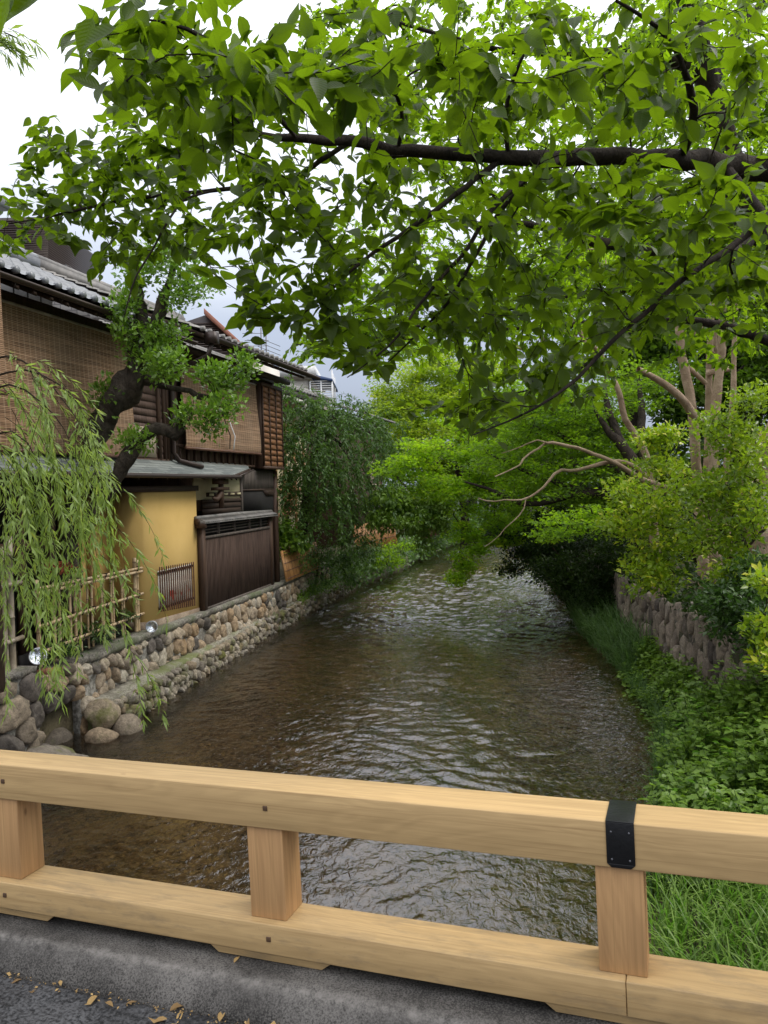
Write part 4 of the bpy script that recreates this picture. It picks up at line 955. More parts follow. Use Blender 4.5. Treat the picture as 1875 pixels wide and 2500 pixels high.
pts = [(p[0]+9, 0, p[2]) for p in pts]; V = pts+[(x, 6, z) for x, _, z in pts]; n = 6
mk('wall', V, [np.array([[i, (i+1) % n, n+(i+1) % n, n+i] for i in range(n)]), np.array([[0, i+1, i] for i in range(1, n-1)])], 'grey_wall_tile', gt)
m = MB()
for (u0, v0), (u1, v1) in (((168, 681), (212, 682)), ((206, 682), (292, 711))):
    a = aty(u0, v0, 21.9); b = aty(u1, v1, 21.9); m.hexa([(a[0]+9, -.2, a[2]-.12), (b[0]+9, -.2, b[2]-.12), (b[0]+9, 6, b[2]-.12), (a[0]+9, 6, a[2]-.12), (a[0]+9, -.2, a[2]+.04), (b[0]+9, -.2, b[2]+.04), (b[0]+9, 6, b[2]+.04), (a[0]+9, 6, a[2]+.04)])
m.build('parapet_cap', 'louver_grey', gt)
# far footbridge just showing through the leaves
fb = thing('far_footbridge', 'small pale footbridge glimpsed far upstream through the leaves', 'bridge', loc=(6, 50, 0))
m = MB(); m.box(-2.5, 8, 0, 2.5, 1.5, 1.75); m.build('deck', 'concrete_wall', fb)
m = MB(); m.box(-2.5, 8, -.05, .05, 2.35, 2.5)
for x in np.arange(-2.5, 8, 1.2): m.box(x-.06, x+.06, -.05, .05, 1.75, 2.4)
m.build('handrail', 'white_paint', fb)
# ================================================================== PLANTS
def nz(a): return a/(np.linalg.norm(a, axis=-1, keepdims=True)+1e-9)
UP = np.array([0, 0, 1.])
# leaf templates: vertices (x across, y along, z up), triangles / quads
def t_ovate():
    rows = [(-.20, .008), (0, .012), (.10, .17), (.28, .285), (.50, .30), (.70, .215), (.86, .10), (1.04, .0)]
    V = []; 
    for y, w_ in rows:
        z = -.16*max(y, 0)**2
        V += [(-w_, y, z+w_*.32), (0, y, z), (w_, y, z+w_*.32)]
    Q = []
    for i in range(len(rows)-1):
        a = i*3; Q += [[a, a+1, a+4, a+3], [a+1, a+2, a+5, a+4]]
    return np.array(V), np.array(Q)
def t_simple(w_=.26, fold=.3, curl=-.15):
    V = [(0, 0, 0), (-w_, .45, w_*fold+curl*.2), (0, .5, curl*.25), (w_, .45, w_*fold+curl*.2), (0, 1, curl)]
    return np.array(V), np.array([[0, 2, 1], [0, 3, 2], [1, 2, 4], [2, 3, 4]])
def t_quad(w_=.3, fold=.25):
    return np.array([(0, 0, 0), (-w_, .5, w_*fold), (0, 1, -.1), (w_, .5, w_*fold)]), np.array([[0, 3, 2, 1]])
def t_maple():
    V = [(0, .08, 0)]; F = []
    lob = [(-105, .55), (-52, .85), (0, 1.0), (52, .85), (105, .55)]
    out = []
    for i, (a, r) in enumerate(lob):
        a_ = math.radians(a); out.append((r*math.sin(a_)*.62, .08+r*math.cos(a_)*.62+ .0, -.08*r))
        if i < 4: b = math.radians(a+26); out.append((.26*math.sin(b), .10+.26*math.cos(b), .0))
    V += out; n = len(out); F = [[0, i+1, i] for i in range(1, n)]
    return np.array(V), np.array(F)
TO, TS, TQ, TM = t_ovate(), t_simple(), t_quad(), t_maple()
TW = t_simple(.085, .3, -.22); TN = t_simple(.17, .3, -.2); TR = t_simple(.32, .25, -.1)
class Leaves:
    def __init__(s): s.P = []; s.D = []; s.N = []; s.S = []; s.L = []
    def add(s, P, D, N, S, L=None):
        P = np.atleast_2d(P); s.P.append(P); s.D.append(np.atleast_2d(D)); s.N.append(np.atleast_2d(N)); S = np.broadcast_to(S, (len(P),)); s.S.append(S)
        s.L.append(rng.uniform(0, 1, len(P)) if L is None else np.broadcast_to(L, (len(P),)))
    def count(s): return sum(len(p) for p in s.P)
    def build(s, name, mat, tmpl, parent=None, luv=False, smooth=False, bend=0.0):
        P = np.concatenate(s.P); D = nz(np.concatenate(s.D)); N = np.concatenate(s.N); S = np.concatenate(s.S); Lv = np.concatenate(s.L)
        X = nz(np.cross(D, N)); Z = np.cross(X, D); tv, tf = tmpl; n = len(P); k = len(tv)
        T = np.broadcast_to(tv, (n, k, 3)).copy()
        wv = rng.uniform(.82, 1.15, n)[:, None]; T[:, :, 0] *= wv
        cz = rng.normal(0, .10+bend, n)[:, None]; T[:, :, 2] += cz*np.maximum(T[:, :, 1], 0)**2
        tw = rng.normal(0, .25, n)[:, None]; T[:, :, 2] += tw*T[:, :, 0]*T[:, :, 1]
        V = P[:, None, :]+S[:, None, None]*(T[:, :, :1]*X[:, None, :]+T[:, :, 1:2]*D[:, None, :]+T[:, :, 2:3]*Z[:, None, :])
        F = (tf[None]+(np.arange(n)*k)[:, None, None]).reshape(-1, tf.shape[1])
        at = {'lv': np.repeat(Lv, k)}
        if luv: at['luv'] = np.tile(tv, (n, 1))
        return mk(name, V.reshape(-1, 3), F, mat, parent, smooth, at)

class Tree:
    def __init__(s, step=.1, seed=0):
        s.pos = np.zeros((60000, 3)); s.par = np.full(60000, -1); s.rm = np.zeros(60000); s.dr = np.zeros((60000, 3)); s.n = 0; s.step = step; s.r = np.random.default_rng(seed); s.tips = []
    def _add(s, p, par, rm=0.0):
        i = s.n; s.pos[i] = p; s.par[i] = par; s.rm[i] = rm
        s.dr[i] = nz(p-s.pos[par]) if par >= 0 else UP; s.n += 1; return i
    def trace(s, pts, attach=True, jit=.15):
        """pts (x,y,z,r): a limb; joins the nearest node already there"""
        P = np.array(pts, float); n = len(P)
        seg = np.linalg.norm(np.diff(P[:, :3], axis=0), axis=1); c = np.r_[0, np.cumsum(seg)]
        m = max(n, int(c[-1]/s.step)+1); t = np.linspace(0, c[-1], m)
        # Catmull-Rom style smoothing by cubic interpolation of tangents
        T = np.gradient(P, c, axis=0) if n > 2 else np.repeat((P[1:]-P[:1])/c[-1], n, 0)
        k = np.clip(np.searchsorted(c, t, 'right')-1, 0, n-2); h = seg[k]; u = (t-c[k])/h; u = u[:, None]; h = h[:, None]
        Q = (2*u**3-3*u**2+1)*P[k]+(u**3-2*u**2+u)*h*T[k]+(-2*u**3+3*u**2)*P[k+1]+(u**3-u**2)*h*T[k+1]
        Q[:, :3] += s.r.normal(0, 1, (m, 3))*np.minimum(Q[:, 3:4]*jit, .012)
        par = -1
        if attach and s.n: par = int(np.argmin(((s.pos[:s.n]-Q[0, :3])**2).sum(1)))
        ids = []
        for q in Q:
            par = s._add(q[:3], par, max(q[3], .001)); ids.append(par)
        return ids
    def grow(s, A, wig=.12, bias=.35, sag=0.0, maxd=None, orient=True):
        A = np.asarray(A); n0 = s.n
        d0 = np.array([((s.pos[:n0]-a)**2).sum(1).min() for a in A]); order = np.argsort(d0)
        for ai in order:
            a = A[ai]; v = a-s.pos[:s.n]; d = np.sqrt((v**2).sum(1))+1e-6
            cosd = (v*s.dr[:s.n]).sum(1)/d; cost = d*(1.25-bias*cosd)+ (s.rm[:s.n] > .05)*.0
            b = int(np.argmin(cost)); L_ = d[b]
            if maxd and L_ > maxd: continue
            if L_ < s.step*.4: s.tips.append((b, s.dr[b].copy(), L_)); continue
            p0 = s.pos[b].copy(); m = max(2, int(L_/s.step)+1); w_ = nz(s.r.normal(size=3))*L_*wig
            c = p0+s.dr[b]*L_*.35+w_; c[2] += sag*L_; par = b; ids = []
            for q in range(1, m+1):
                u = q/m; par = s._add((1-u)**2*p0+2*u*(1-u)*c+u*u*a, par); ids.append(par)
            s.tips.append((par, s.dr[par].copy(), L_))
        return s
    def radii(s, tip=.0022, ex=2.35):
        n = s.n; acc = np.zeros(n); haschild = np.zeros(n, bool)
        haschild[s.par[:n][s.par[:n] >= 0]] = True
        for i in range(n-1, -1, -1):
            if not haschild[i]: acc[i] = tip**ex
            acc[i] = max(acc[i], tip**ex); p = s.par[i]
            if p >= 0: acc[p] += acc[i]*1.0 if s.rm[i] == 0 or s.rm[p] == 0 else 0
        r = acc**(1/ex); r = np.where(s.rm[:n] > 0, s.rm[:n], r)
        for i in range(n):          # a child is never thicker than its parent
            p = s.par[i]
            if p >= 0 and s.rm[i] == 0: r[i] = min(r[i], r[p]*.8 if s.rm[p] > 0 else r[p])
        s.rad = r; return r
    def mesh(s, name, mat, parent=None, k1=5, k2=12, thr=.02, knots=0.0):
        n = s.n; pos, par, r = s.pos, s.par, s.rad; U = np.zeros((n, 3)); D = s.dr[:n].copy(); main = np.full(n, -1)
        for i in range(n):
            p = par[i]
            if p >= 0 and (main[p] < 0 or r[i] > r[main[p]]): main[p] = i
        Dm = D.copy()
        for i in range(n):
            if main[i] >= 0: Dm[i] = nz(D[i]+D[main[i]])
        for i in range(n):
            p = par[i]; u = U[p] if p >= 0 else np.array([1., .1, 0])
            u = u-Dm[i]*(u@Dm[i]); l = np.linalg.norm(u)
            U[i] = u/l if l > 1e-4 else nz(np.cross(Dm[i], [.3, .8, .1]))
        VV = []; QQ = []; nn = 0
        for big in (False, True):
            k = k2 if big else k1; idx = np.array([i for i in range(n) if par[i] >= 0 and ((r[i] > thr) == big)])
            if not len(idx): continue
            th = np.linspace(0, 2*np.pi, k, endpoint=False); p = par[idx]; ismain = main[p] == idx
            def ring(c, d, u, rad, seedv):
                w_ = np.cross(d, u); rr = np.repeat(rad[:, None], k, 1)
                if knots and big:
                    q = c[:, None, :]*7; rr = rr*(1+knots*np.sin(q[..., 2]*1.0+th*2+q[..., 0])+knots*.7*np.sin(q[..., 2]*2.3+th*3))
                return c[:, None]+rr[..., None]*(np.cos(th)[None, :, None]*u[:, None]+np.sin(th)[None, :, None]*w_[:, None])
            d1 = np.where(ismain[:, None], Dm[p], D[idx]); u1 = np.where(ismain[:, None], U[p], U[idx]); u1 = nz(u1-d1*(u1*d1).sum(1)[:, None])
            r1 = np.where(ismain, r[p], np.minimum(r[p], r[idx]*1.25))
            a = ring(pos[p], d1, u1, r1, 0); b = ring(pos[idx], Dm[idx], U[idx], r[idx], 1)
            m = len(idx); V = np.concatenate([a, b], 1).reshape(-1, 3); j = np.arange(k); j2 = (j+1) % k
            q = np.stack([j, j2, k+j2, k+j], 1); Q = (q[None]+(np.arange(m)*2*k)[:, None, None]).reshape(-1, 4)
            VV.append(V); QQ.append(Q+nn); nn += len(V)
            # close stub ends
        return mk(name, np.concatenate(VV), np.concatenate(QQ), mat, parent, True)

def ell(u, v, y, ru, rv, ry, n, r=rng, sc=DS):
    q = nz(r.normal(size=(n, 3)))*(r.uniform(0, 1, (n, 1))**.42)
    return np.array([aty((u+ru*a)*sc, (v+rv*b)*sc, y+ry*c) for a, b, c in q])
def inpoly(x, y, P):
    c = False; j = len(P)-1
    for i in range(len(P)):
        if (P[i][1] > y) != (P[j][1] > y) and x < (P[j][0]-P[i][0])*(y-P[i][1])/(P[j][1]-P[i][1])+P[i][0]: c = not c
        j = i
    return c
def poly(P, y0, y1, n, r=rng, mind=0.0):
    xs = [p[0] for p in P]; ys = [p[1] for p in P]; out = []; t = 0
    while len(out) < n and t < n*60:
        t += 1; u = r.uniform(min(xs), max(xs)); v = r.uniform(min(ys), max(ys))
        if not inpoly(u, v, P): continue
        a = dy_(u, v, r.uniform(y0, y1))
        if mind and any(((a-b)**2).sum() < mind*mind for b in out): continue
        out.append(a)
    return np.array(out)
def tr(pts, sc=DS):
    """(u,v,y,r) sight lines -> (x,y,z,r)"""
    return [(*aty(u*sc, v*sc, y), r) for u, v, y, r in pts]
# sprays of leaves along the last part of each twig
def cherry_leaves(T, Lf, per=7, size=.095, spread=.22, droop=.35, r=rng):
    for tip, d, L_ in T.tips:
        p = T.pos[tip]; back = nz(d+.001); side = nz(np.cross(back, UP)+r.normal(0, .1, 3)); k = per+r.integers(-2, 3)
        for j in range(k):
            t = (j/(k-1)) if k > 1 else 0; base = p-back*spread*(1-t)*.8+r.normal(0, .01, 3); sg = 1 if j % 2 else -1
            dd = back*(.25+.8*t*t)+side*sg*(1-.5*t)*r.uniform(.5, 1.0)+np.array([0, 0, -droop*r.uniform(.3, 1.5)])+r.normal(0, .22, 3)
            nn = UP*1.0+r.normal(0, .55, 3)+side*sg*.3
            Lf.add(base, dd, nn, size*r.uniform(.5, 1.25))
def tuft(T, Lf, n, rad, size, flat=1.0, out=.8, upb=.2, nj=.5, r=rng, lvb=0.0):
    """rosettes of small leaves scattered round the twig ends"""
    P = np.array([T.pos[t] for t, _, _ in T.tips]) if isinstance(T, Tree) else np.asarray(T)
    m = len(P); q = nz(r.normal(size=(m, n, 3)))*(r.uniform(0, 1, (m, n, 1))**.4); q[..., 2] *= flat
    pos = (P[:, None]+q*rad).reshape(-1, 3); D = (q.reshape(-1, 3)*out+r.normal(0, .45, (m*n, 3))); D[:, 2] += upb
    N = UP+r.normal(0, nj, (m*n, 3))
    lv = np.clip(r.normal(.45, .28, m)[:, None]+r.normal(0, .16, (m, n))+lvb, 0, 1).ravel()
    Lf.add(pos, D, N, size*r.uniform(.6, 1.2, m*n), lv)

# ------------------------------------------------------------------ 1. the overhanging cherry
def near_cherry():
    r = np.random.default_rng(11); T = Tree(.07, 2)
    tk = [(4.35, 4.9, 1.2, .20), (4.25, 4.85, 2.0, .17), (4.05, 4.7, 3.0, .15), (3.6, 4.4, 4.0, .12), (2.9, 4.1, 4.65, .085)]
    T.trace(tk+tr([(1659, 368, 3.82, .057), (1580, 360, 3.8, .050), (1500, 342, 3.75, .046), (1400, 342, 3.7, .042), (1300, 338, 3.66, .037), (1200, 342, 3.62, .035), (1100, 341, 3.58, .032), (1000, 337, 3.52, .029), (930, 328, 3.48, .027), (850, 326, 3.42, .025), (770, 306, 3.37, .022), (700, 303, 3.33, .019), (640, 297, 3.3, .017), (570, 292, 3.26, .014), (520, 262, 3.2, .009), (470, 250, 3.1, .005)]))
    for b in ([(1073, 352, 3.56, .014), (1030, 385, 3.5, .013), (977, 427, 3.42, .012), (930, 460, 3.36, .011), (881, 496, 3.3, .010), (774, 571, 3.18, .007), (690, 650, 3.1, .004), (640, 690, 3.05, .002)],
              [(1210, 345, 3.6, .014), (1150, 380, 3.5, .012), (1090, 425, 3.4, .011), (1050, 466, 3.35, .010), (1010, 536, 3.28, .009), (962, 589, 3.2, .008), (903, 661, 3.1, .006), (860, 725, 3.02, .005), (802, 778, 2.95, .003), (750, 815, 2.9, .002)],
              [(1130, 400, 3.5, .011), (1063, 482, 3.55, .010), (1044, 525, 3.55, .009), (1017, 570, 3.55, .009), (994, 610, 3.55, .008), (962, 661, 3.55, .007), (911, 712, 3.55, .005), (812, 808, 3.6, .003)],
              [(1659, 470, 3.4, .018), (1570, 540, 3.3, .014), (1454, 619, 3.15, .011), (1408, 666, 3.1, .010), (1335, 724, 3.0, .009), (1278, 785, 2.95, .008), (1206, 850, 2.85, .006), (1120, 900, 2.8, .004), (1020, 940, 2.75, .002)],
              [(760, 305, 3.4, .012), (700, 340, 3.7, .012), (640, 380, 3.9, .012), (560, 400, 4.0, .012), (450, 412, 4.1, .011), (320, 425, 4.2, .010), (200, 446, 4.3, .008), (100, 470, 4.35, .006), (0, 485, 4.4, .004)],
              [(470, 410, 4.08, .007), (400, 430, 4.0, .006), (373, 461, 3.9, .006), (325, 547, 3.8, .005), (291, 603, 3.75, .004), (269, 681, 3.7, .003)],
              [(1470, 340, 3.72, .020), (1500, 250, 3.5, .018), (1480, 150, 3.3, .013), (1420, 60, 3.1, .009), (1330, 0, 3.0, .006)],
              [(1100, 338, 3.58, .012), (1090, 280, 3.5, .011), (1100, 200, 3.4, .009), (1130, 120, 3.3, .006), (1180, 50, 3.2, .003)],
              [(860, 322, 3.43, .010), (870, 270, 3.3, .009), (850, 200, 3.1, .007), (790, 170, 3.0, .006), (730, 150, 2.9, .003)],
              [(640, 297, 3.3, .011), (600, 250, 3.1, .010), (560, 190, 2.8, .009), (480, 120, 2.5, .008), (400, 60, 2.3, .006), (310, 40, 2.2, .003)],
              [(1659, 735, 5.0, .035), (1584, 709, 4.9, .030), (1487, 691, 4.8, .022), (1400, 700, 4.7, .012), (1300, 760, 4.6, .008), (1200, 830, 4.5, .006), (1117, 848, 4.5, .005), (980, 876, 4.5, .004), (871, 885, 4.5, .002)]):
        T.trace(tr(b))
    PA = [(200, 250), (330, 170), (470, 130), (700, 110), (1659, 110), (1659, 620), (1480, 690), (1330, 760), (1200, 850), (1000, 950), (960, 920), (1040, 840), (960, 770), (880, 760), (780, 815), (735, 790), (680, 700), (560, 680), (480, 640), (400, 560), (330, 430)]
    PB = [(0, 350), (60, 310), (130, 280), (230, 290), (330, 330), (400, 400), (400, 520), (330, 590), (270, 670), (225, 610), (150, 520), (60, 510), (0, 540)]
    A = np.concatenate([poly(PA, 2.9, 4.5, 540, r, .085), poly(PB, 3.9, 4.8, 105, r, .07),
                        poly([(900, 0), (1659, 0), (1659, 560), (1250, 560), (1000, 330)], 2.5, 3.2, 75, r, .09),
                        poly([(870, 850), (1130, 800), (1300, 740), (1300, 860), (1100, 890), (880, 905)], 4.3, 4.8, 42, r, .05),
                        poly([(1300, 560), (1659, 560), (1659, 740), (1500, 720)], 3.4, 4.8, 60, r, .08),
                        poly([(620, 690), (740, 640), (740, 700), (640, 730)], 2.9, 3.2, 6, r), poly([(500, 630), (590, 640), (580, 720), (500, 700)], 3.0, 3.3, 6, r)])
    T.grow(A, .14, .4, .08)
    B = poly([(150, 60), (250, 30), (480, 60), (700, 10), (900, 60), (800, 230), (640, 300), (520, 390), (440, 380), (400, 280), (290, 220), (170, 170), (100, 100)], 1.95, 2.8, 78, r, .085)
    T.grow(B, .1, .4, .05)
    T.tips += [(T._add(np.array(p), T.tips[-1][0]), nz(np.array(d)), .1) for p, d in ()]
    T.radii(.0016)
    o = thing('overhanging_cherry_tree', 'big-leaved cherry tree whose dark bough crosses the whole top above the railing', 'tree', loc=(0, 0, 0))
    T.mesh('trunk', 'bark_dark', o, 5, 12, .012, .05)
    Lf = Leaves(); cherry_leaves(T, Lf, 10, .079, .27, .26, r)
    # keep the bough itself clear: drop leaves that would hang right in front of it
    P = np.concatenate(Lf.P); ids = T.pos[:T.n][T.rm[:T.n] > .0125]; keep = np.ones(len(P), bool)
    for i, p in enumerate(P):
        q = p+np.array([0, 0, -.03]); d = ids-q; lat = np.hypot(d[:, 0]*1.0, d[:, 2]-(d[:, 1])*(q[2]-CAMZ)/max(q[1], .5)); m_ = (d[:, 1] > -.03) & (d[:, 1] < 1.0) & (lat < .075)
        if m_.any(): keep[i] = r.uniform() < .12
    for nm in 'PDNSL': setattr(Lf, nm, [np.concatenate(getattr(Lf, nm))[keep]])
    # the leaf at the very corner
    for (u, v, y, s, d_) in ((105, -30, 1.7, .115, (-.9, 0, -.55)), (40, -60, 1.7, .12, (-.7, .1, -.8)), (250, 60, 2.0, .10, (-.8, .1, -.3)), (200, 40, 2.1, .10, (-.4, .1, -.8)), (300, 90, 2.1, .11, (-.3, .1, -.9)), (240, 110, 2.2, .10, (-.9, .1, -.5))):
        Lf.add(dy_(u, v, y), np.array(d_), np.array([.1, -1.0, .5]), s, .3)
    Lf.build('crown', 'leaf_cherry', TO, o, True, True)
    return Lf.count(), T.n
print('near cherry', near_cherry())

# ------------------------------------------------------------------ 2. second cherry farther along the right bank
def mid_cherry():
    r = np.random.default_rng(5); T = Tree(.16, 3)
    T.trace([(6.4, 9.0, 1.3, .26), (6.2, 9.0, 3.0, .22), (5.8, 8.9, 5.0, .19)]+tr([(1640, 520, 8.7, .16), (1575, 340, 8.6, .14), (1530, 190, 8.5, .12), (1500, 60, 8.3, .11), (1470, -60, 8.2, .10), (1400, -200, 8, .06)]))
    for b in ([(1640, 480, 8.7, .10), (1560, 560, 8.0, .08), (1420, 540, 7.4, .06), (1300, 525, 7.0, .05), (1190, 495, 6.8, .035), (1100, 480, 6.6, .02)],
              [(1520, 170, 8.5, .07), (1400, 110, 8.2, .05), (1280, 115, 8.0, .04), (1100, 110, 8.0, .03), (900, 60, 8.0, .02), (780, 20, 8, .012)],
              [(1640, 500, 8.7, .08), (1450, 640, 10.5, .06), (1250, 700, 12, .045), (1050, 710, 12.5, .03), (880, 700, 12.5, .015)],
              [(1640, 540, 8.7, .08), (1400, 620, 8.4, .05), (1220, 640, 8.2, .035), (1000, 690, 8.0, .02), (800, 720, 7.8, .012), (640, 745, 7.6, .006)],
              [(1530, 190, 8.5, .07), (1600, 60, 8.8, .05), (1700, -40, 9, .03)]): T.trace(tr(b))
    P1 = [(720, -20), (1700, -20), (1700, 560), (1250, 640), (1000, 620), (880, 500), (760, 250), (620, 60)]
    A = np.concatenate([poly(P1, 6.4, 10.5, 780, r, .18), poly([(820, 640), (1240, 560), (1659, 600), (1659, 780), (1350, 820), (1100, 800), (900, 770)], 6.5, 9.0, 190, r, .18),
                        poly([(720, 460), (900, 470), (1250, 560), (1300, 800), (1050, 830), (900, 800), (800, 760), (760, 640)], 10.5, 14.5, 300, r, .25),
                        poly([(575, 745), (690, 715), (860, 690), (880, 760), (740, 780), (600, 772)], 7.2, 8.2, 34, r, .1), poly([(690, 640), (800, 560), (880, 640), (780, 700)], 7.2, 8.4, 26, r, .12)])
    T.grow(A, .14, .4, .1); T.radii(.003)
    o = thing('bank_cherry_tree', 'lighter green cherry tree on the right bank behind the dark bough, filling the upper right', 'tree', loc=(0, 0, 0))
    T.mesh('trunk', 'bark_dark', o, 5, 10, .03, .05)
    Lf = Leaves(); cherry_leaves(T, Lf, 21, .098, .46, .30, r); Lf.build('crown', 'leaf_cherry_far', TS, o)
    return Lf.count(), T.n
print('mid cherry', mid_cherry())

# ------------------------------------------------------------------ 3. pruned evergreen behind the bamboo fence
def evergreen():
    r = np.random.default_rng(8); T = Tree(.10, 4); Y = 11.7
    _t = T.trace; T.trace = lambda p, a=True: _t([(*q[:3], q[3]*.74) for q in p], a)
    T.trace([(-5.15, Y+.1, .95, .26)]+tr([(172, 1400, Y, .21), (170, 1311, Y, .17), (180, 1248, Y, .17), (200, 1160, Y, .19), (228, 1085, Y, .21), (262, 1006, Y, .24), (300, 955, Y, .29), (325, 925, Y, .27), (338, 880, Y, .19), (348, 820, Y, .15), (345, 760, Y, .13), (335, 720, Y, .11), (330, 660, Y, .08), (340, 600, Y, .05)], 1))
    T.trace(tr([(195, 1300, Y, .16), (225, 1250, Y-.2, .14), (262, 1200, Y-.35, .14), (295, 1150, Y-.45, .14), (321, 1103, Y-.45, .14), (345, 1070, Y-.35, .13), (372, 1053, Y-.35, .12), (405, 1050, Y-.35, .105), (428, 1062, Y-.4, .10), (442, 1050, Y-.4, .11), (452, 1040, Y-.4, .06)], 1))
    T.trace(tr([(350, 925, Y, .10), (392, 943, Y-.1, .055), (430, 950, Y-.1, .055), (464, 956, Y-.1, .06), (490, 972, Y-.1, .07), (512, 968, Y-.1, .04)], 1))
    T.trace(tr([(350, 860, Y, .14), (375, 800, Y, .12), (392, 750, Y, .11), (410, 700, Y, .08), (430, 640, Y, .05)], 1))
    B = [(350, 845, .0, 72, 62, .45, 40), (395, 885, -.3, 50, 66, .4, 30), (410, 820, -.1, 45, 35, .3, 14), (545, 925, -.1, 62, 42, .35, 30), (592, 890, -.1, 28, 42, .2, 12), (510, 905, -.1, 30, 25, .2, 8),
         (470, 1015, -.4, 60, 32, .35, 22), (540, 1000, -.4, 50, 32, .3, 18), (520, 1045, -.4, 40, 18, .2, 8), (330, 1078, -.4, 45, 32, .3, 18), (262, 965, .0, 28, 40, .25, 12), (245, 1000, 0, 22, 22, .2, 6),
         (340, 650, 0, 60, 50, .6, 24), (420, 630, 0, 80, 80, .7, 40), (480, 700, 0, 50, 50, .5, 20), (310, 740, 0, 45, 45, .4, 20), (300, 800, -.1, 30, 30, .3, 9), (430, 720, -.2, 40, 40, .4, 18)]
    A = np.concatenate([ell(u, v, Y+dy, ru*1.0, rv*.74, ry*.95, max(5, int(n*1.0)), r, 1) for u, v, dy, ru, rv, ry, n in B])
    T.grow(A, .12, .3, .05); T.radii(.004)
    o = thing('pruned_evergreen_tree', 'old pruned evergreen with gnarled leaning trunk and rounded leaf cushions before the reed blinds', 'tree', loc=(0, 0, 0))
    T.mesh('trunk', 'bark_grey', o, 6, 24, .04, .13)
    Lf = Leaves(); tuft(T, Lf, 24, .16, .088, 1.0, .9, .45, .6, r, .15); Lf.build('crown', 'leaf_evergreen', TS, o)
    return Lf.count()
print('evergreen', evergreen())

# ------------------------------------------------------------------ hanging strands (willow, weeping cherry)
def strands(starts, lens, dirs, r, step=.055, grav=.10, sway=.05, leaf=.08, gap=.024, ang=.75, rad=.0022, wind=(0, 0, 0)):
    m = MB(); Lf = Leaves()
    for p, L_, d in zip(starts, lens, dirs):
        p = np.array(p, float); d = nz(np.array(d, float)); pts = [p.copy()]; n = max(3, int(L_/step)); sw = nz(r.normal(size=3))*sway
        for q in range(n):
            d = nz(d+np.array([0, 0, -grav])+sw*math.sin(q*.35)*.5+r.normal(0, sway*.4, 3)+np.array(wind)*.01); p = p+d*step; pts.append(p.copy())
        pts = np.array(pts); m.tube(pts, np.linspace(rad, rad*.4, len(pts)), 4, cap=False)
        k = int(L_/gap); t = np.sort(r.uniform(.03, 1, k))*(len(pts)-1); i = np.minimum(t.astype(int), len(pts)-2); f = (t-i)[:, None]
        P = pts[i]*(1-f)+pts[i+1]*f; D = nz(pts[i+1]-pts[i]); sd = nz(np.cross(D, r.normal(size=(k, 3)))); 
        a = r.uniform(ang*.55, ang*1.35, k)[:, None]; DD = D*np.cos(a)+sd*np.sin(a); DD[:, 2] -= .15
        Lf.add(P, DD, nz(sd*.4+UP*.8+r.normal(0, .5, (k, 3))), leaf*r.uniform(.6, 1.2, k), np.clip(r.normal(.45, .13)+r.normal(0, .18, k), 0, 1))
    return m, Lf
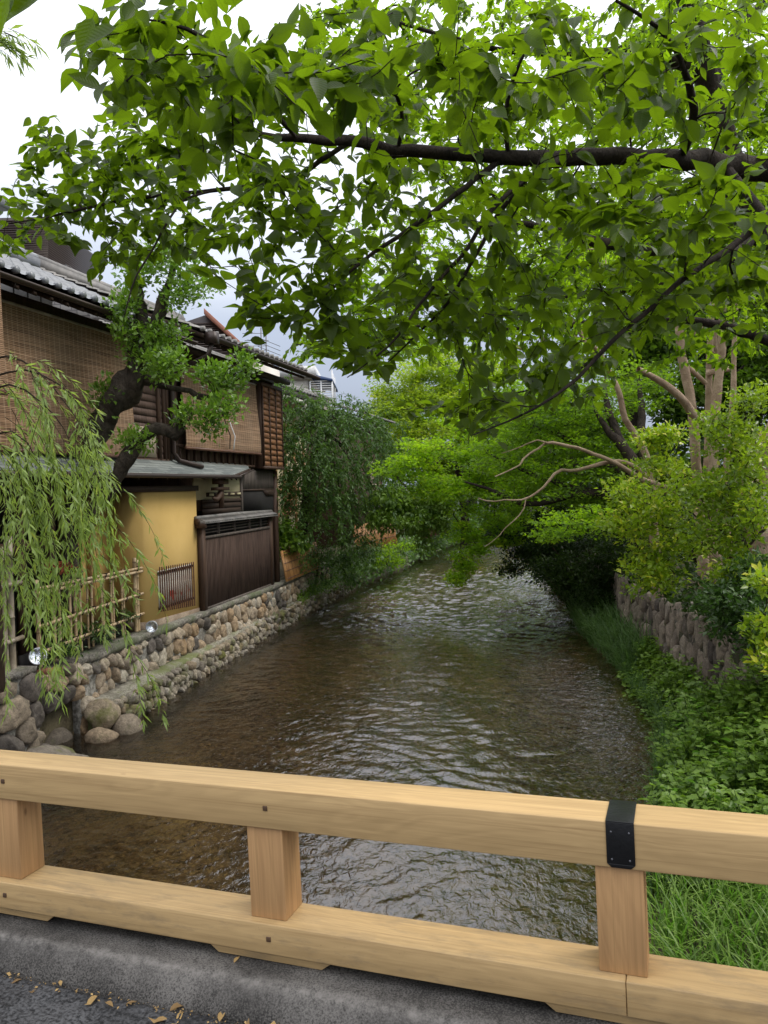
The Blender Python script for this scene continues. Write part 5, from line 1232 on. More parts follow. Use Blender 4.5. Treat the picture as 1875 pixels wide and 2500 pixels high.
def willow():
    r = np.random.default_rng(21); T = Tree(.12, 6)
    T.trace([(-5.9, 6.2, 1.0, .22), (-5.7, 6.1, 2.4, .18), (-5.2, 6.0, 4.2, .13), (-4.5, 5.8, 5.0, .09)]+tr([(-320, 700, 5.7, .06), (-180, 730, 5.6, .04), (-40, 780, 5.5, .02)]))
    arcs = [[(-60, 790, 5.5, .010), (20, 770, 5.45, .007), (90, 810, 5.4, .005), (140, 870, 5.35, .004), (180, 930, 5.3, .003), (205, 1000, 5.3, .002)],
            [(-60, 860, 5.2, .010), (20, 830, 5.2, .007), (90, 870, 5.15, .005), (140, 930, 5.1, .003), (170, 1010, 5.1, .002)],
            [(-60, 960, 5.0, .008), (20, 930, 5.0, .006), (70, 970, 4.95, .003), (90, 1040, 4.9, .002)],
            [(-60, 830, 5.9, .010), (60, 800, 5.9, .007), (140, 840, 5.9, .005), (185, 900, 5.8, .003), (215, 980, 5.8, .002)]]
    S = []; Ln = []; Dr = []
    for a in arcs:
        ids = T.trace(tr(a)); P = T.pos[ids]
        for _ in range(11):
            i = int(r.integers(1, len(ids)-1)); p = P[i]; d = nz(P[min(i+2, len(P)-1)]-P[i])*.9+r.normal(0, .35, 3); S.append(p+r.normal(0, .05, 3)); Dr.append(d)
            Ln.append(r.uniform(.4, 1.25))
    # named long streamers: (u, v) of the head, v of the tip
    for u, v, vt, y in ((30, 850, 1440, 5.2), (55, 900, 1500, 5.3), (15, 930, 1560, 5.0), (80, 900, 1330, 5.4), (130, 950, 1390, 5.4), (150, 980, 1330, 5.3), (200, 960, 1290, 5.5), (225, 990, 1200, 5.5), (222, 1300, 1600, 5.2), (268, 1150, 1380, 5.4),
                        (240, 1040, 1250, 5.5), (300, 1390, 1590, 5.3), (40, 1100, 1540, 4.9), (100, 1100, 1300, 5.3), (140, 1100, 1420, 5.2), (160, 1060, 1260, 5.4), (230, 1080, 1240, 5.5), (20, 1180, 1560, 5.2),
                        (5, 1000, 1420, 5.5), (75, 1200, 1480, 5.1), (235, 1210, 1330, 5.4), (35, 1000, 1330, 5.3), (90, 1000, 1380, 5.4)):
        for q in range(1 if u > 120 else 2):
            p = dy_(u-(34 if u < 215 else 16)+r.uniform(-14, 14), v+r.uniform(-30, 30), y+r.uniform(-.15, .15)); e = dy_(u, vt-q*60*r.uniform(0, 1.5), y); S.append(p); Dr.append((.35+r.normal(0, .3), r.normal(0, .2), -.5)); Ln.append(abs(e[2]-p[2])*1.04)
    for _ in range(9):
        S.append(dy_(r.uniform(-40, 25), r.uniform(60, 95), 4.6)); Dr.append((.8, 0, -.2)); Ln.append(r.uniform(.12, .30))
    T.radii(.002)
    o = thing('willow_tree', 'bright green willow trailing leafy strands at the left edge before the bamboo fence', 'tree', loc=(0, 0, 0))
    T.mesh('trunk', 'bark_twig', o, 5, 10, .02)
    m, Lf = strands(S, Ln, Dr, r, .05, .13, .06, .088, .0165, .80, .0022)
    m.build('trailing_twigs', 'bark_twig', o, True); Lf.build('crown', 'leaf_willow', TW, o); return Lf.count()
print('willow', willow())
def weeping():
    r = np.random.default_rng(31); T = Tree(.2, 6)
    T.trace([(-2.35, 21.8, .95, .16), (-2.2, 22, 2.5, .13), (-1.9, 22.2, 4.2, .10)]+tr([(700, 930, 22.3, .07), (720, 900, 22.3, .05)]))
    S = []; Ln = []; Dr = []
    heads = [(612, 850, 21.0, 90), (640, 870, 21, 150), (690, 905, 21.5, 200), (720, 900, 22, 260), (760, 895, 22.5, 260), (800, 910, 23, 230), (640, 940, 20.8, 240), (830, 960, 23, 180), (600, 960, 20.5, 210), (700, 1000, 21, 210), (760, 1010, 22, 230), (640, 1040, 20.8, 150), (720, 1080, 21.5, 170), (790, 1080, 22.5, 150), (830, 1100, 23, 100), (680, 1120, 21, 110), (750, 1170, 22, 100)]
    for u, v, y, dn in heads:
        T.trace(tr([(705, 930, 22.2, .03), ((u+705)/2, (v+930)/2-25, (y+22.2)/2, .02), (u, v, y, .012)]))
        for _ in range(34):
            p = dy_(u+r.normal(0, 20), v+r.normal(0, 18), y+r.normal(0, .35)); S.append(p); Dr.append((r.normal(0, .8), r.normal(0, .8), .25)); Ln.append(dn/1725*22*r.uniform(.2, .95))
    T.radii(.003)
    o = thing('weeping_cherry_tree', 'dark green weeping tree trailing over the left bank beside the shutter box house', 'tree', loc=(0, 0, 0))
    T.mesh('trunk', 'bark_dark', o, 5, 8, .03)
    m, Lf = strands(S, Ln, Dr, r, .14, .22, .10, .135, .034, .95, .004)
    m.build('trailing_twigs', 'bark_twig', o, True); Lf.build('crown', 'leaf_weeping', TN, o); return Lf.count()
print('weeping', weeping())

# ------------------------------------------------------------------ general leafy tree from blobs
def blob_tree(name, label, cat, trunk, blobs, mat, bark_, tmpl=TM, step=.2, per=30, rad=.3, size=.08, flat=.35, seed=0, limbs=(), upb=0.0, nj=.35, sc=DS, group=None, out=.8, wig=.14, tip=.004, lvb=0.0, maxd=None):
    r = np.random.default_rng(seed); T = Tree(step, seed); T.trace(trunk)
    for l in limbs: T.trace(l)
    A = np.concatenate([ell(*b, r, sc) if len(b) == 7 else b[0] for b in blobs]); T.grow(A, wig, .4, .06, maxd); T.radii(tip)
    o = thing(name, label, cat, loc=(0, 0, 0), group=group); T.mesh('trunk' if cat == 'tree' else 'stems', bark_, o, 5, 10, .03, .05)
    Lf = Leaves(); tuft(T, Lf, per, rad, size, flat, out, upb, nj, r, lvb); Lf.build('crown' if cat == 'tree' else 'leaves', mat, tmpl, o)
    print(name, Lf.count(), T.n); return o
Z4 = lambda x, y: (1200+.4069*x, 700+.4069*y)
# maple with dark fanning limbs leaning over the stream
mt = [(5.3, 15.8, 1.3, .28), (5.15, 15.7, 2.2, .24)]
def z4(pts, y, r0, r1):
    n = len(pts); return [(*aty(*Z4(*p), y[0]+(y[1]-y[0])*i/(n-1)), r0+(r1-r0)*i/(n-1)) for i, p in enumerate(pts)]
limbs = [z4([(930, 1230), (820, 1000), (700, 860), (620, 740)], (15.7, 16.5), .16, .03), z4([(900, 1150), (760, 900), (690, 700), (680, 560)], (15.8, 17), .13, .03), z4([(930, 1180), (900, 900), (900, 700), (885, 560)], (15.9, 17.5), .12, .04),
         z4([(900, 1240), (600, 1230), (400, 1180), (150, 1080), (0, 1010)], (15.7, 18), .10, .025), z4([(880, 1200), (600, 1000), (330, 860), (150, 830)], (15.8, 18), .09, .02), z4([(850, 1250), (500, 1250), (200, 1300), (0, 1220), (-160, 1170)], (15.8, 17.5), .09, .02)]
blob_tree('leaning_maple_tree', 'dark-limbed maple fanning out over the stream behind the pale twisted branches', 'tree', mt, [(1150, 900, 17.5, 130, 55, 1.6, 70), (1280, 870, 17, 120, 60, 1.6, 60), (1380, 830, 18, 90, 60, 1.5, 50), (1130, 985, 17.5, 120, 55, 1.3, 60), (1180, 1060, 17, 120, 45, 1.3, 55), (1300, 960, 17, 110, 50, 1.3, 40), (1180, 850, 18, 150, 40, 1.5, 60), (1290, 1010, 16.5, 90, 40, 1, 40), (1330, 1080, 16.5, 70, 40, .8, 34)],
          'leaf_maple_mid', 'bark_dark', TM, .2, 46, .38, .105, .22, 41, limbs, lvb=.1)
blob_tree('low_maple_tree', 'small layered maple spray catching light against the black shade under the fanning limbs', 'tree', [(6.0, 14.6, 1.3, .10), (5.6, 14.5, 2.0, .08), (4.9, 14.4, 2.6, .05)], [(1235, 1130, 14.2, 90, 34, .7, 44), (1290, 1110, 14.3, 50, 24, .5, 20), (1200, 1160, 14.0, 50, 18, .4, 16)], 'leaf_maple', 'bark_dark', TM, .15, 30, .24, .085, .22, 48, lvb=-.25)
# bright overhanging branches across the middle of the stream
blob_tree('bright_maple_tree', 'bright green maple spray hanging low over the middle of the water', 'tree', [(6.6, 24, 1.3, .2), (6.2, 24, 3, .15), (5, 23.5, 4.5, .10)]+tr([(1180, 1000, 22, .06), (1080, 1040, 21, .04), (1020, 1060, 20.5, .02)]),
          [(880, 1010, 19, 70, 30, .9, 40), (940, 970, 19.5, 80, 30, .9, 44), (950, 1050, 19, 70, 34, .9, 44), (1180, 960, 20, 80, 30, .9, 40), (1150, 880, 20, 90, 30, .9, 44), (1240, 910, 20, 70, 28, .9, 30), (1130, 1020, 19, 70, 34, .8, 36), (1190, 1045, 19, 60, 26, .8, 26), (1090, 1130, 19.5, 60, 20, .6, 20), (1040, 920, 20, 100, 26, .9, 40), (1040, 1000, 20.5, 90, 40, 1.0, 50), (1080, 1050, 20.5, 90, 40, 1.0, 50), (1000, 1060, 20, 70, 35, .8, 34), (1090, 960, 21, 80, 35, 1, 34), (1120, 1100, 20.5, 60, 25, .8, 20), (1030, 1110, 20, 60, 25, .6, 18), (1070, 1170, 19.5, 70, 16, .5, 20), (1030, 1185, 19, 32, 16, .3, 12), (1003, 1215, 18.8, 24, 22, .2, 16), (985, 1250, 18.6, 16, 20, .15, 12), (1000, 1150, 19.2, 40, 20, .4, 20)],
          'leaf_maple', 'bark_dark', TM, .15, 50, .26, .10, .4, 42, lvb=.15)
blob_tree('light_green_cherry_tree', 'pale green round-leaved branches reaching out from the left bank over the stream', 'tree', [(3.2, 31, 1.0, .2), (3.0, 30.5, 3, .15), (2.4, 28, 4.6, .1)]+tr([(940, 1000, 24, .05), (880, 1010, 22.5, .03)]),
          [(850, 1080, 22, 60, 30, .8, 46), (910, 1090, 22, 74, 30, .8, 56), (830, 1120, 21.5, 40, 24, .6, 20), (960, 1060, 22.5, 60, 26, .8, 26), (880, 1130, 21.5, 60, 26, .6, 26), (950, 1120, 22, 40, 22, .6, 16), (840, 1010, 23, 50, 26, .8, 22), (920, 1160, 22, 14, 34, .3, 7)],
          'leaf_nettle', 'bark_dark', TS, .15, 44, .28, .13, .6, 43, upb=-.6, lvb=.1)
blob_tree('yellow_green_maple_tree', 'tall yellow-green maple on the far left of the stream mouth, behind the weeping tree', 'tree', [(8.0, 50, 1.3, .25), (7.6, 49.5, 3.5, .2), (6.4, 49, 5, .14)]+tr([(1000, 960, 48, .09), (950, 900, 47, .05)]),
          [(850, 950, 46, 75, 26, 1.8, 44), (930, 930, 46, 90, 26, 1.8, 48), (870, 900, 47, 80, 28, 2, 44), (860, 850, 48, 75, 34, 2, 44), (960, 860, 47, 100, 40, 2, 66), (1050, 900, 46, 90, 40, 2, 56), (900, 810, 48, 90, 36, 2, 50), (1010, 800, 48, 110, 50, 2, 70), (820, 890, 47, 40, 24, 1.5, 16), (850, 990, 46, 70, 22, 1.5, 30), (960, 980, 46, 70, 28, 1.5, 30)],
          'leaf_yellow', 'bark_dark', TM, .35, 70, .75, .23, .35, 44)
# tall background trees closing the view
def bg_tree(u, v, y, ru, rv, n, mat, seed, label, per=70, size=.17, rad=.75, x0=None, lvb=0.0):
    c = dy_(u, v, y); x0 = c[0]+.5 if x0 is None else x0; ry = ru/1725*y*.8
    R_ = np.random.default_rng(seed); bl = []
    for q in range(9):
        a = R_.uniform(-.75, .75); b = R_.uniform(-.75, .75); bl.append((u+a*ru, v+b*rv, y+R_.uniform(-.6, .6)*ry, ru*.42, rv*.40, ry*.4, max(4, n//9)))
    blob_tree('bank_tree', label, 'tree', [(x0, y, 1.3, .32), (x0*.7+c[0]*.3, y, (1.3*.6+c[2]*.4), .26), (c[0], y, c[2], .14)], bl, mat, 'bark_dark', TR, .5, int(per*1.25), rad, size*1.35, .55, seed, group='trees closing the view upstream', lvb=lvb, tip=.012)
bg_tree(930, 850, 62, 170, 130, 170, 'leaf_maple', 61, 'yellow-green rounded tree above the tiled roofs, leftmost of the far trees', lvb=-.05)
bg_tree(1130, 860, 55, 200, 120, 190, 'leaf_maple', 62, 'mid-green tree rising behind the bright maple spray', x0=14)
bg_tree(1330, 620, 26, 260, 220, 200, 'leaf_cherry_far', 63, 'tall green tree behind the dark-limbed maple, right of centre', size=.13, rad=.6, x0=8.5)
bg_tree(1560, 760, 21, 240, 260, 240, 'leaf_maple_dark', 64, 'broad dark green tree behind the pale smooth trunks', per=130, size=.13, rad=.6, x0=9.5, lvb=.1)
bg_tree(1560, 620, 27, 200, 200, 200, 'leaf_maple_dark', 72, 'dark tree filling the gaps between the pale trunks', size=.15, rad=.7, x0=11)
bg_tree(1250, 1110, 24, 190, 70, 170, 'leaf_shaded', 73, 'dark understorey tree in the shade of the fanning maple', per=80, size=.11, rad=.45, x0=7.5)
bg_tree(1560, 260, 24, 260, 260, 170, 'leaf_cherry_far', 65, 'highest tree crown in the upper right corner, above the pale trunks', size=.14, rad=.6, x0=11)
bg_tree(1290, 980, 30, 260, 110, 260, 'leaf_maple_dark', 66, 'low dark tree behind the fan of black limbs', size=.15, rad=.6, x0=10)
bg_tree(1000, 1010, 48, 150, 70, 100, 'leaf_cherry_far', 67, 'low green tree by the far footbridge', size=.17, rad=.7)
bg_tree(1200, 1060, 60, 300, 100, 120, 'leaf_maple_dark', 68, 'dark tree line at the far end of the stream', size=.25, rad=1.2)
0 and bg_tree(1150, 380, 34, 220, 160, 90, 'leaf_cherry_far', 69, 'airy crown glimpsed through the gaps near the top centre', size=.15, rad=.7, x0=12)
bg_tree(780, 1010, 50, 60, 40, 30, 'leaf_maple', 70, 'small light tree beside the dark far house', size=.17, rad=.7)

# undergrowth along the right bank, canopy shade put into its leaf colour
blob_tree('shaded_bank_shrub', 'shrub with shade painted into its leaves, hanging over the water at the foot of the fanning maple', 'shrub', [(5.4, 18.5, .5, .1), (5.2, 18.5, 1.3, .08)],
          [(1260, 1240, 18, 110, 50, 1.0, 80), (1330, 1300, 17, 60, 60, .8, 40), (1180, 1200, 19, 60, 26, .8, 30), (1350, 1200, 17.5, 60, 70, 1, 60), (1130, 1195, 20, 50, 14, .6, 16), (1240, 1180, 19, 90, 36, 1, 40), (1110, 1230, 19.5, 30, 10, .3, 8), (1150, 1160, 20, 80, 30, .8, 40), (1100, 1150, 21, 50, 20, .8, 20)], 'leaf_shaded', 'bark_twig', TS, .15, 60, .28, .095, .6, 51)
blob_tree('far_bank_shrub', 'dark leafy shrub spilling over the left bank near the far footbridge', 'shrub', [(3.0, 39, .8, .1), (3.2, 39, 1.2, .06)], [(930, 1120, 37, 50, 22, 1.5, 40), (985, 1130, 38, 50, 24, 1.5, 40), (900, 1150, 36, 30, 16, 1, 16), (1020, 1110, 39, 30, 20, 1, 16)], 'leaf_weeping', 'bark_twig', TS, .3, 50, .45, .14, .7, 52)
blob_tree('bank_bush', 'bright fresh green bush at the water on the left bank below the orange guard', 'shrub', [(.0, 28.4, .5, .06), (.1, 28.3, .8, .04)], [(835, 1195, 28, 18, 20, .6, 14), (850, 1215, 28.5, 16, 12, .5, 9), (815, 1215, 27.5, 22, 14, .5, 12), (880, 1180, 30, 20, 8, .5, 7)], 'leaf_maple', 'bark_twig', TS, .15, 40, .26, .09, .8, 53, upb=.4)
# large-leaved bush behind the board fence
blob_tree('large_leaved_bush', 'rounded bush of big oval leaves just past the board fence', 'shrub', [(-2.9, 20.6, 1.0, .06), (-2.85, 20.5, 1.4, .04)], [(618, 1150, 20.2, 28, 32, .4, 26), (640, 1175, 20.2, 26, 30, .4, 24), (605, 1190, 20.0, 14, 20, .3, 10)], 'leaf_nettle', 'bark_twig', TR, .12, 14, .14, .16, .8, 54, upb=-.2, nj=.4)
blob_tree('climbing_vine', 'dark trailing vine over the wall foot below the weeping tree', 'vine', [(-2.0, 22.4, .5, .05), (-1.9, 22.3, 1.0, .04)], [(690, 1200, 21.6, 36, 26, .5, 34), (740, 1210, 22.4, 40, 28, .5, 40), (790, 1190, 24, 36, 32, .6, 34), (760, 1255, 22.2, 26, 18, .3, 18), (700, 1250, 21.3, 30, 20, .3, 18), (650, 1215, 20.6, 20, 16, .3, 10)], 'leaf_weeping', 'bark_twig', TN, .12, 34, .22, .09, .8, 55, upb=-.3)

# pale smooth trunks (crape myrtle)
def myrtle():
    T = Tree(.14, 9); Y = 13.5; _tr = T.trace; T.trace = lambda p, a=True: _tr(p, a, .04)
    def L_(pts, y0, y1, r0, r1, root=False):
        n = len(pts); return T.trace([(*aty(*Z4(*p), y0+(y1-y0)*i/(n-1)), r0+(r1-r0)*i/(n-1)) for i, p in enumerate(pts)], not root)
    # right-hand clump: one stout stem forking, long bough sweeping left
    b0 = [(6.55, 13.3, 1.35, .20)]
    T.trace(b0+[(*aty(*Z4(1530, 1090), 13.3), .17), (*aty(*Z4(1545, 985), 13.3), .15), (*aty(*Z4(1600, 930), 13.3), .12), (*aty(*Z4(1680, 850), 13.3), .10), (*aty(*Z4(1700, 600), 13.3), .09), (*aty(*Z4(1690, 300), 13.3), .06)])
    L_([(1530, 975), (1450, 935), (1390, 885), (1330, 830), (1270, 795), (1215, 775), (1180, 720), (1130, 660), (1060, 600), (1000, 560), (940, 525), (880, 495)], 13.3, 12.2, .095, .04)
    L_([(1660, 900), (1630, 1200)], 13.4, 13.4, .10, .12)
    # separate thin upright stems
    for pts, y, r0, r1 in (([(1240, 1250), (1225, 1000), (1215, 850), (1190, 650), (1165, 520), (1140, 420), (1130, 250), (1125, 60)], 13.6, .085, .07), ([(1285, 1300), (1300, 950), (1305, 600), (1312, 330), (1320, 60)], 13.9, .07, .05), ([(1325, 1350), (1340, 900), (1352, 650), (1380, 400), (1385, 100)], 13.2, .085, .06),
                           ([(1405, 1300), (1420, 900), (1450, 650), (1455, 400), (1470, 100)], 14.2, .055, .04), ([(960, 1250), (950, 1080), (870, 900), (800, 790), (770, 650), (735, 560), (705, 500)], 13.0, .065, .035)):
        n = len(pts); p = Z4(*pts[0]); a = aty(*p, y); T.trace([(a[0]+.1, y, 1.3, r0*1.25)]+[(*aty(*Z4(*q), y), r0+(r1-r0)*i/(n-1)) for i, q in enumerate(pts)], False)
    L_([(1165, 470), (1220, 520), (1285, 580)], 13.6, 13.7, .045, .04); L_([(1300, 520), (1370, 500), (1400, 500), (1345, 380), (1345, 250)], 13.8, 13.7, .05, .03)
    L_([(1310, 400), (1250, 360), (1215, 280), (1190, 220)], 13.8, 13.6, .04, .03); L_([(1260, 360), (1260, 230), (1262, 120)], 13.7, 13.6, .03, .02); L_([(1420, 500), (1360, 430), (1320, 400)], 13.8, 13.8, .05, .05)
    # low boughs reaching over the stream
    L_([(1150, 1235), (1000, 1190), (940, 1170), (860, 1130), (800, 1090), (740, 1055), (670, 1025), (600, 1000), (530, 970), (450, 955), (385, 938), (330, 935), (290, 965), (190, 1035), (180, 1060), (100, 1105), (20, 1140)], 12.8, 12.0, .045, .010)
    L_([(960, 1180), (900, 1110), (830, 1065), (750, 1048), (690, 1055), (610, 1075), (540, 1095), (480, 1105), (420, 1100), (370, 1130), (330, 1185), (280, 1230), (200, 1275), (140, 1282), (90, 1278), (0, 1290), (-80, 1270)], 12.8, 12.0, .040, .008)
    L_([(205, 1275), (195, 1330), (150, 1390), (90, 1440), (40, 1500), (-40, 1560)], 12.2, 12.0, .012, .004); L_([(330, 935), (280, 920), (180, 960), (60, 1000)], 12.2, 12.2, .016, .006)
    # upper pale boughs seen through the canopy
    L_([(490, 215), (420, 180), (300, 145), (130, 152)], 12.5, 12.2, .03, .012); L_([(560, 330), (370, 240), (260, 160), (170, 100)], 12.6, 12.4, .03, .015); L_([(270, 390), (180, 375), (60, 310), (0, 290)], 12.5, 12.3, .03, .015); L_([(150, 370), (80, 410), (0, 425)], 12.4, 12.3, .015, .008)
    L_([(700, 500), (640, 380), (560, 330)], 12.9, 12.6, .035, .03); L_([(560, 330), (490, 215)], 12.6, 12.5, .03, .03)
    r = np.random.default_rng(77)
    A = np.concatenate([ell(1300, 560, 13, 200, 60, 1.2, 60, r), ell(1560, 600, 13, 120, 80, 1.2, 50, r)])
    T.grow(A, .14, .4, .05); T.radii(.004)
    o = thing('crape_myrtle_tree', 'clump of smooth pale trunks with long bare twisting boughs reaching over the stream', 'tree', loc=(0, 0, 0)); T.mesh('trunk', 'bark_pale', o, 6, 14, .02, .04)
    Lf = Leaves(); tuft(T, Lf, 26, .3, .075, .5, .8, 0, .4, r, .1); Lf.build('crown', 'leaf_maple', TS, o)
myrtle()

# shrubs over the right wall
def shrub(label, base, blobs, mat, seed, per=22, size=.062, rad=.17, lvb=0.0, limbs=()):
    size *= 1.22; per = int(per*.8)
    return blob_tree('overhanging_shrub', label, 'shrub', [(base[0], base[1], 1.3, .06), (base[0]-.1, base[1], 1.7, .045)], blobs, mat, 'bark_twig', TS, .09, per, rad, size, .55, seed, limbs, .25, .5, tip=.0028, group='shrubs overhanging the right wall', lvb=lvb, wig=.1)
shrub('yellow-green shrub whose lit sprays reach farthest left over the wall', (5.2, 11.4), [(1430, 1010, 11.2, 60, 30, .6, 40), (1400, 950, 11.3, 30, 20, .4, 18), (1450, 945, 11.2, 50, 20, .5, 24), (1360, 1060, 10.9, 60, 26, .5, 30), (1420, 1100, 10.8, 90, 40, .7, 60), (1360, 1140, 10.7, 60, 26, .5, 30), (1450, 1170, 10.5, 80, 50, .7, 60), (1400, 1220, 10.4, 50, 36, .5, 36), (1430, 1255, 10.2, 40, 26, .4, 22), (1320, 1130, 10.9, 30, 12, .3, 8), (1385, 1275, 10.2, 16, 10, .2, 5)], 'leaf_shrub', 81, 24, .070, .17, .22)
shrub('taller dark glossy shrub with a few yellow sprays, in front of the pale trunks', (5.3, 9.9), [(1560, 930, 10.2, 60, 60, .7, 60), (1620, 980, 9.8, 50, 70, .7, 60), (1560, 1060, 9.8, 70, 60, .7, 74), (1630, 1100, 9.4, 40, 70, .6, 56), (1540, 1150, 9.6, 60, 50, .6, 54), (1500, 1060, 10.2, 50, 40, .6, 34), (1620, 860, 10, 40, 40, .6, 26), (1580, 1230, 9.2, 60, 50, .6, 54)], 'leaf_shrub', 82, 24, .066, .17, -.05)
shrub('dim olive shrub hanging lowest over the wall, at the right edge', (4.9, 8.4), [(1600, 1300, 8.6, 60, 50, .5, 56), (1560, 1290, 8.9, 50, 40, .5, 44), (1640, 1370, 8.2, 30, 50, .4, 34), (1620, 1230, 8.8, 40, 40, .4, 30), (1570, 1350, 8.6, 30, 26, .3, 16)], 'leaf_shrub_dark', 83, 30, .062, .17, .3)
shrub('small bright narrow-leaved shrub at the right edge of the picture', (4.6, 7.6), [(1650, 1260, 7.8, 18, 24, .2, 10), (1640, 1360, 7.8, 22, 30, .2, 14), (1655, 1420, 7.7, 18, 22, .2, 8)], 'leaf_shrub', 84, 20, .08, .14, .2)

# red-leaved low maple behind the bamboo fence
blob_tree('red_maple_shrub', 'small rusty red cut-leaf maple behind the bamboo fence', 'shrub', [(-4.75, 11.0, 1.0, .03), (-4.72, 11.0, 1.5, .025)], [(145, 1385, 10.9, 42, 13, .25, 24), (120, 1378, 10.9, 24, 8, .2, 8)], 'leaf_red', 'bark_twig', TS, .08, 26, .09, .045, .5, 91, sc=1)
blob_tree('fence_foot_shrub', 'low dark green shrub at the foot of the bamboo canes', 'shrub', [(-4.35, 11.6, 1.0, .03), (-4.35, 11.6, 1.15, .02)], [(230, 1545, 11.6, 60, 22, .25, 40), (150, 1585, 10.6, 50, 20, .2, 30), (300, 1500, 12.6, 24, 22, .2, 14)], 'leaf_shrub_dark', 'bark_twig', TN, .08, 26, .10, .055, .7, 92, sc=1, lvb=.2)

# ------------------------------------------------------------------ riverside weeds
def bank_z(x, y): b, c = float(rb(y)), float(rw(y)); return np.interp(x, [b-.2, b+.15, (b+c)/2, c], [-.1, .10, .22, .34])
def weeds(name, label, n, y0, y1, hfun, mat, seed, size, tmpl, xr=(0., 1.), layers=6, cat='weeds', dens_fn=None):
    r = np.random.default_rng(seed); Lf = Leaves(); m = MB(); c = 0
    while c < n:
        y = r.uniform(y0, y1); b, w_ = float(rb(y)), float(rw(y)); x = b+(w_-b)*r.uniform(*xr)+r.normal(0, .06); f = (x-b)/(w_-b+1e-6)
        if dens_fn and r.uniform() > dens_fn(x, y): continue
        c += 1
        h = hfun(x, y, f)*r.uniform(.65, 1.15); z = bank_z(x, y); lean = r.normal(0, .12, 2)+np.array([-.22*(1-f), 0]); top = np.array([x+lean[0]*h*1.2, y+lean[1]*h, z+h])
        m.tube([(x, y, z-.02), (x+lean[0]*h*.4, y+lean[1]*h*.4, z+h*.5), tuple(top)], [.004, .003, .002], 4, cap=False)
        k = max(2, int(layers*h/.5)); a0 = r.uniform(0, 6)
        for q in range(k):
            t = .25+.75*(q+1)/k; p = np.array([x, y, z])+np.array([lean[0]*h*t*t*1.2, lean[1]*h*t*t, h*t]); a = a0+q*1.57
            for s_ in (0, math.pi):
                for _ in range(2):
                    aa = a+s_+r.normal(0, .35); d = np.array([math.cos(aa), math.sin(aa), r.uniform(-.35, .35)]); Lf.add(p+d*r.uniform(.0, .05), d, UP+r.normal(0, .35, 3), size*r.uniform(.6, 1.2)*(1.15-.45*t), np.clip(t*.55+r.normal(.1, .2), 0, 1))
    o = thing(name, label, cat, loc=(0, 0, 0)); m.build('stems', 'leaf_reed', o); Lf.build('leaves', mat, tmpl, o)
    o['kind'] = 'stuff'
    print(name, Lf.count())
def blades(name, label, n, y0, y1, h, mat, seed, xr=(0., 1.), width=.009, cat='grass'):
    r = np.random.default_rng(seed); y = r.uniform(y0, y1, n); b = rb(y); c = rw(y); x = b+(c-b)*r.uniform(*xr, n); z = np.array([bank_z(a, q) for a, q in zip(x, y)])
    a = r.uniform(0, 2*np.pi, n); d = np.stack([np.cos(a)-.25, np.sin(a)-.2, np.zeros(n)], 1); d = nz(d); H = h*r.uniform(.5, 1.25, n); bend = r.uniform(.35, 1.1, n); s = np.stack([-d[:, 1], d[:, 0], np.zeros(n)], 1)
    V = []; T_ = np.linspace(0, 1, 7)
    for t in T_:
        th = bend*t*1.5; rr = H*t
        c_ = np.stack([x, y, z], 1)+d*(rr*np.sin(th)*.75)[:, None]+UP*(rr*np.cos(th*.75))[:, None]; w_ = width*(1-t**2.2)*r.uniform(.9, 1.1, n)+.0008
        V += [c_-s*w_[:, None], c_+s*w_[:, None]]
    V = np.stack(V, 1); k = V.shape[1]; q = np.array([[2*i, 2*i+1, 2*i+3, 2*i+2] for i in range(6)]); F = (q[None]+(np.arange(n)*k)[:, None, None]).reshape(-1, 4)
    o = mk(name, V.reshape(-1, 3), F, mat, None, False, {'lv': np.repeat(r.uniform(0, 1, n), k)}); tag(o, label, cat, kind='stuff'); return o
lump = lambda x, y: .55+.5*math.sin(x*3.1+y*1.7)*math.sin(y*2.3-x*1.1)+.25*math.sin(x*7+y*5)
weeds('broad_weeds', 'scattered taller weeds with large pale leaves among the nettles on the right', 80, 6.2, 10.0, lambda x, y, f: .45+.4*min(1, max(0, f)), 'leaf_grass', 68, .12, TR, (.15, .95), 4)
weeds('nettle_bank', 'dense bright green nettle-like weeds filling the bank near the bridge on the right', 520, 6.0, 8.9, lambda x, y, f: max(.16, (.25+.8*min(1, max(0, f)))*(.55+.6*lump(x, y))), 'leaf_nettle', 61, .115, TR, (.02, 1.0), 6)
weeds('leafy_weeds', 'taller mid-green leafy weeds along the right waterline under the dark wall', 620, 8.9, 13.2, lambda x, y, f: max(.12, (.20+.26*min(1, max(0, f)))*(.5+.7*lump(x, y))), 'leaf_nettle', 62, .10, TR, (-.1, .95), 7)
blades('bank_grass', 'long arching fresh grass behind the railing at the lower right', 5200, 3.2, 6.3, .34, 'leaf_grass', 63, (.02, 1.0), .0065)
weeds('grass_herbs', 'small herbs growing between the grass blades at the lower right', 260, 3.2, 6.3, lambda x, y, f: .22, 'leaf_nettle', 64, .045, TS, (.05, 1.0), 5)
blades('reed_grass', 'dark green reed grass leaning over the water below the right wall', 2600, 13.0, 19.5, .7, 'leaf_reed', 65, (-.1, .8), .008)
blades('waterline_grass', 'thin grass fringe overhanging the right waterline', 1500, 6.0, 13.5, .36, 'leaf_reed', 66, (-.12, .15), .006)
blades('far_bank_grass', 'shaded grass along the right bank far upstream', 2500, 19, 42, .9, 'leaf_shaded', 67, (-.1, .9), .018)
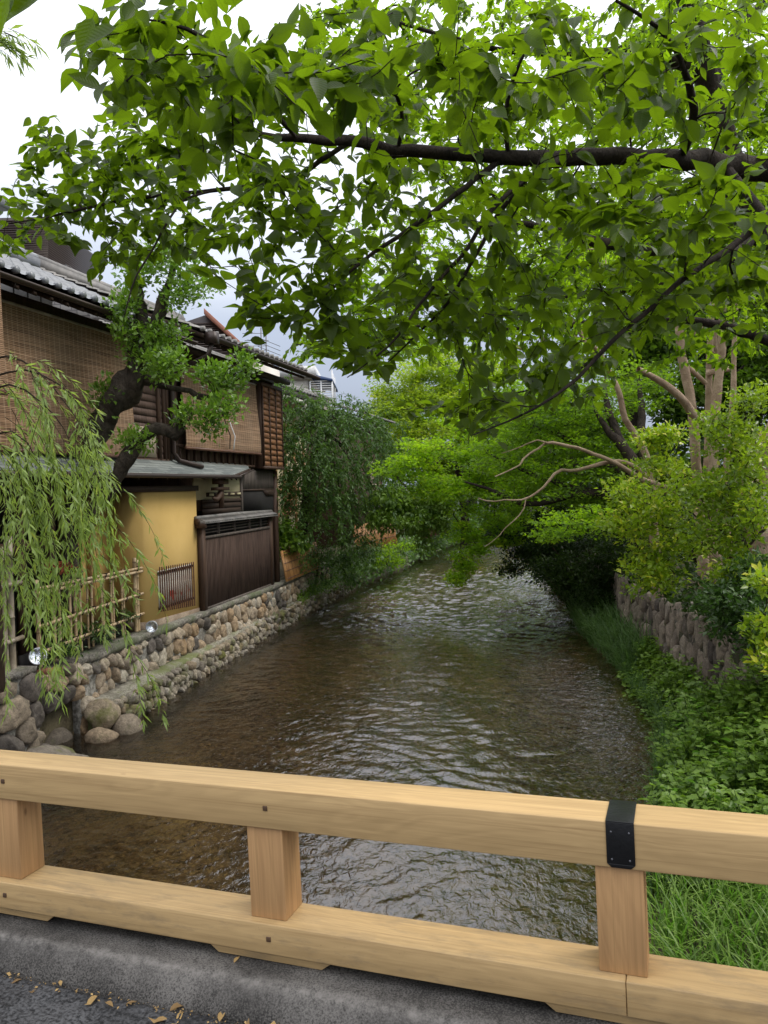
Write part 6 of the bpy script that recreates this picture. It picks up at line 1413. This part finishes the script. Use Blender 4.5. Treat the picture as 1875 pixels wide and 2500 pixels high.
def undergrowth():
    r = np.random.default_rng(71); Lf = Leaves()
    n = 30000; y = 6.5+r.uniform(0, 1, n)**1.6*50; x = rw(y)-.05+r.uniform(0, 1, n)**1.5*9; z = 1.36+r.uniform(0, 1, n)**1.4*(.35+.9*np.clip((y-12)/20, 0, 1.2))*(.5+.5*np.sin(x*1.7+y*.9)**2)
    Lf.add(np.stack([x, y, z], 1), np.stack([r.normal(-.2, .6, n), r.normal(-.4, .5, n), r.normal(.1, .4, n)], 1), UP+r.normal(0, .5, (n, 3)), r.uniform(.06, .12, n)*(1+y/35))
    o = Lf.build('undergrowth', 'leaf_shaded', TR); tag(o, 'low plants with shade painted into their leaves, covering the ground behind the right wall', 'plants', kind='stuff')
    Lf = Leaves(); n = 9000; y = r.uniform(24, 62, n); x = lw(y)+r.normal(0, .35, n)+.1; z = r.uniform(.1, 1, n)+.0; f = r.uniform(0, 1, n); z = .2+f*1.1
    Lf.add(np.stack([x+.25*(1-f), y, z], 1), np.stack([r.normal(.3, .6, n), r.normal(-.4, .5, n), r.normal(-.2, .4, n)], 1), UP+r.normal(0, .5, (n, 3)), r.uniform(.08, .16, n)*(.6+y/40))
    n = 9000; x = r.uniform(-6, 24, n); y = 62+r.uniform(0, 3, n)-abs(x-9)*.15; z = r.uniform(0, 3.4, n)
    Lf.add(np.stack([x, y, z], 1), np.stack([r.normal(0, .6, n), r.normal(-.4, .5, n), r.normal(0, .4, n)], 1), UP+r.normal(0, .5, (n, 3)), r.uniform(.25, .45, n))
    o = Lf.build('wall_creepers', 'leaf_weeping', TR); tag(o, 'green creepers trailing over the far left river wall', 'plants', kind='stuff')
undergrowth()
# ferny growth on the ledge downstream
def ledge_weeds():
    r = np.random.default_rng(70); Lf = Leaves()
    for y0, y1, n, h in ((20.4, 23.8, 2600, .28), (24, 33, 4200, .6)):
        y = r.uniform(y0, y1, n); xa = np.interp(y, [p[1] for p in lg], [p[0] for p in lg]); x = xa-r.uniform(-.08, .5, n); z = .42+r.uniform(0, h, n)**1.3-.12*(x > xa)
        Lf.add(np.stack([x, y, z], 1), np.stack([r.normal(.2, .6, n), r.normal(-.3, .6, n), r.normal(.1, .4, n)], 1), UP+r.normal(0, .5, (n, 3)), r.uniform(.05, .10, n))
    o = Lf.build('ledge_plants', 'leaf_nettle', TS); tag(o, 'low green plants covering the downstream end of the stone ledge', 'plants', kind='stuff')
ledge_weeds()
# dry leaves caught along the kerb
def dry_leaves():
    r = np.random.default_rng(90); V0, F0 = t_ovate()
    def one(seed):
        q = np.random.default_rng(seed); V = V0.copy(); V[:, 0] *= q.uniform(.45, .7); V[:, 2] += .35*np.abs(V[:, 0])+q.uniform(-.2, .3)*V[:, 1]**2; return V
    spots = [(-1.95, -.283, .045), (-1.86, -.29, .03), (-1.60, -.295, .05), (-1.38, -.285, .032), (-1.30, -.30, .03), (-1.14, -.29, .028), (-.98, -.30, .055), (-.93, -.32, .04), (-.86, -.31, .03), (-.70, -.30, .06), (-.68, -.34, .05), (-.66, -.295, .05), (-.63, -.35, .055), (-.52, -.30, .045), (-.42, -.33, .05), (-.35, -.295, .05), (-.55, -.42, .03), (-1.20, -.33, .025), (-1.75, -.31, .028), (-.2, -.32, .05), (-.05, -.30, .045), (-.48, -.36, .05)]
    for i, (x, y, s) in enumerate(spots):
        V = one(i)*s*1.15; a = r.uniform(0, 6.28); c, s_ = math.cos(a), math.sin(a); W = np.stack([V[:, 0]*c-V[:, 1]*s_, V[:, 0]*s_+V[:, 1]*c, np.abs(V[:, 2])], 1)
        o = mk('dry_leaf', W, F0, 'leaf_dry', None, True, {'lv': np.full(len(W), r.uniform()), 'luv': V0}, matrix=RAILM @ Matrix.Translation((x, y+.094, -.650)))
        tag(o, 'small curled tan dry leaf lying in the joint along the kerb', 'leaf', 'dry leaves along the kerb')
    o = mk('dry_leaf', one(50)*.035, F0, 'leaf_dry', None, True, {'lv': np.full(len(V0), .8)}, matrix=RAILM @ Matrix.Translation((-.56, -.045, -.566)))
    tag(o, 'single pale dry leaf lying on top of the kerb under the lower rail', 'leaf')
dry_leaves()
def grit():
    r = np.random.default_rng(93); n = 520; x = r.uniform(-3.2, 1.0, n); y = -.190-np.abs(r.normal(0, .018, n)); P = np.stack([x, y, np.full(n, -.649)+r.uniform(0, .004, n)], 1)
    Lf = Leaves(); Lf.add(P, np.stack([r.normal(0, 1, n), r.normal(0, 1, n), r.normal(0, .15, n)], 1), UP+r.normal(0, .4, (n, 3)), r.uniform(.004, .014, n))
    o = Lf.build('kerb_litter', 'leaf_dry', TQ); o.matrix_world = RAILM; tag(o, 'fine brown litter gathered in the joint along the kerb', 'litter', kind='stuff')
grit()
print('objects', len(bpy.data.objects), 'tris', sum(len(o.data.polygons) for o in bpy.data.objects if o.type == 'MESH'))
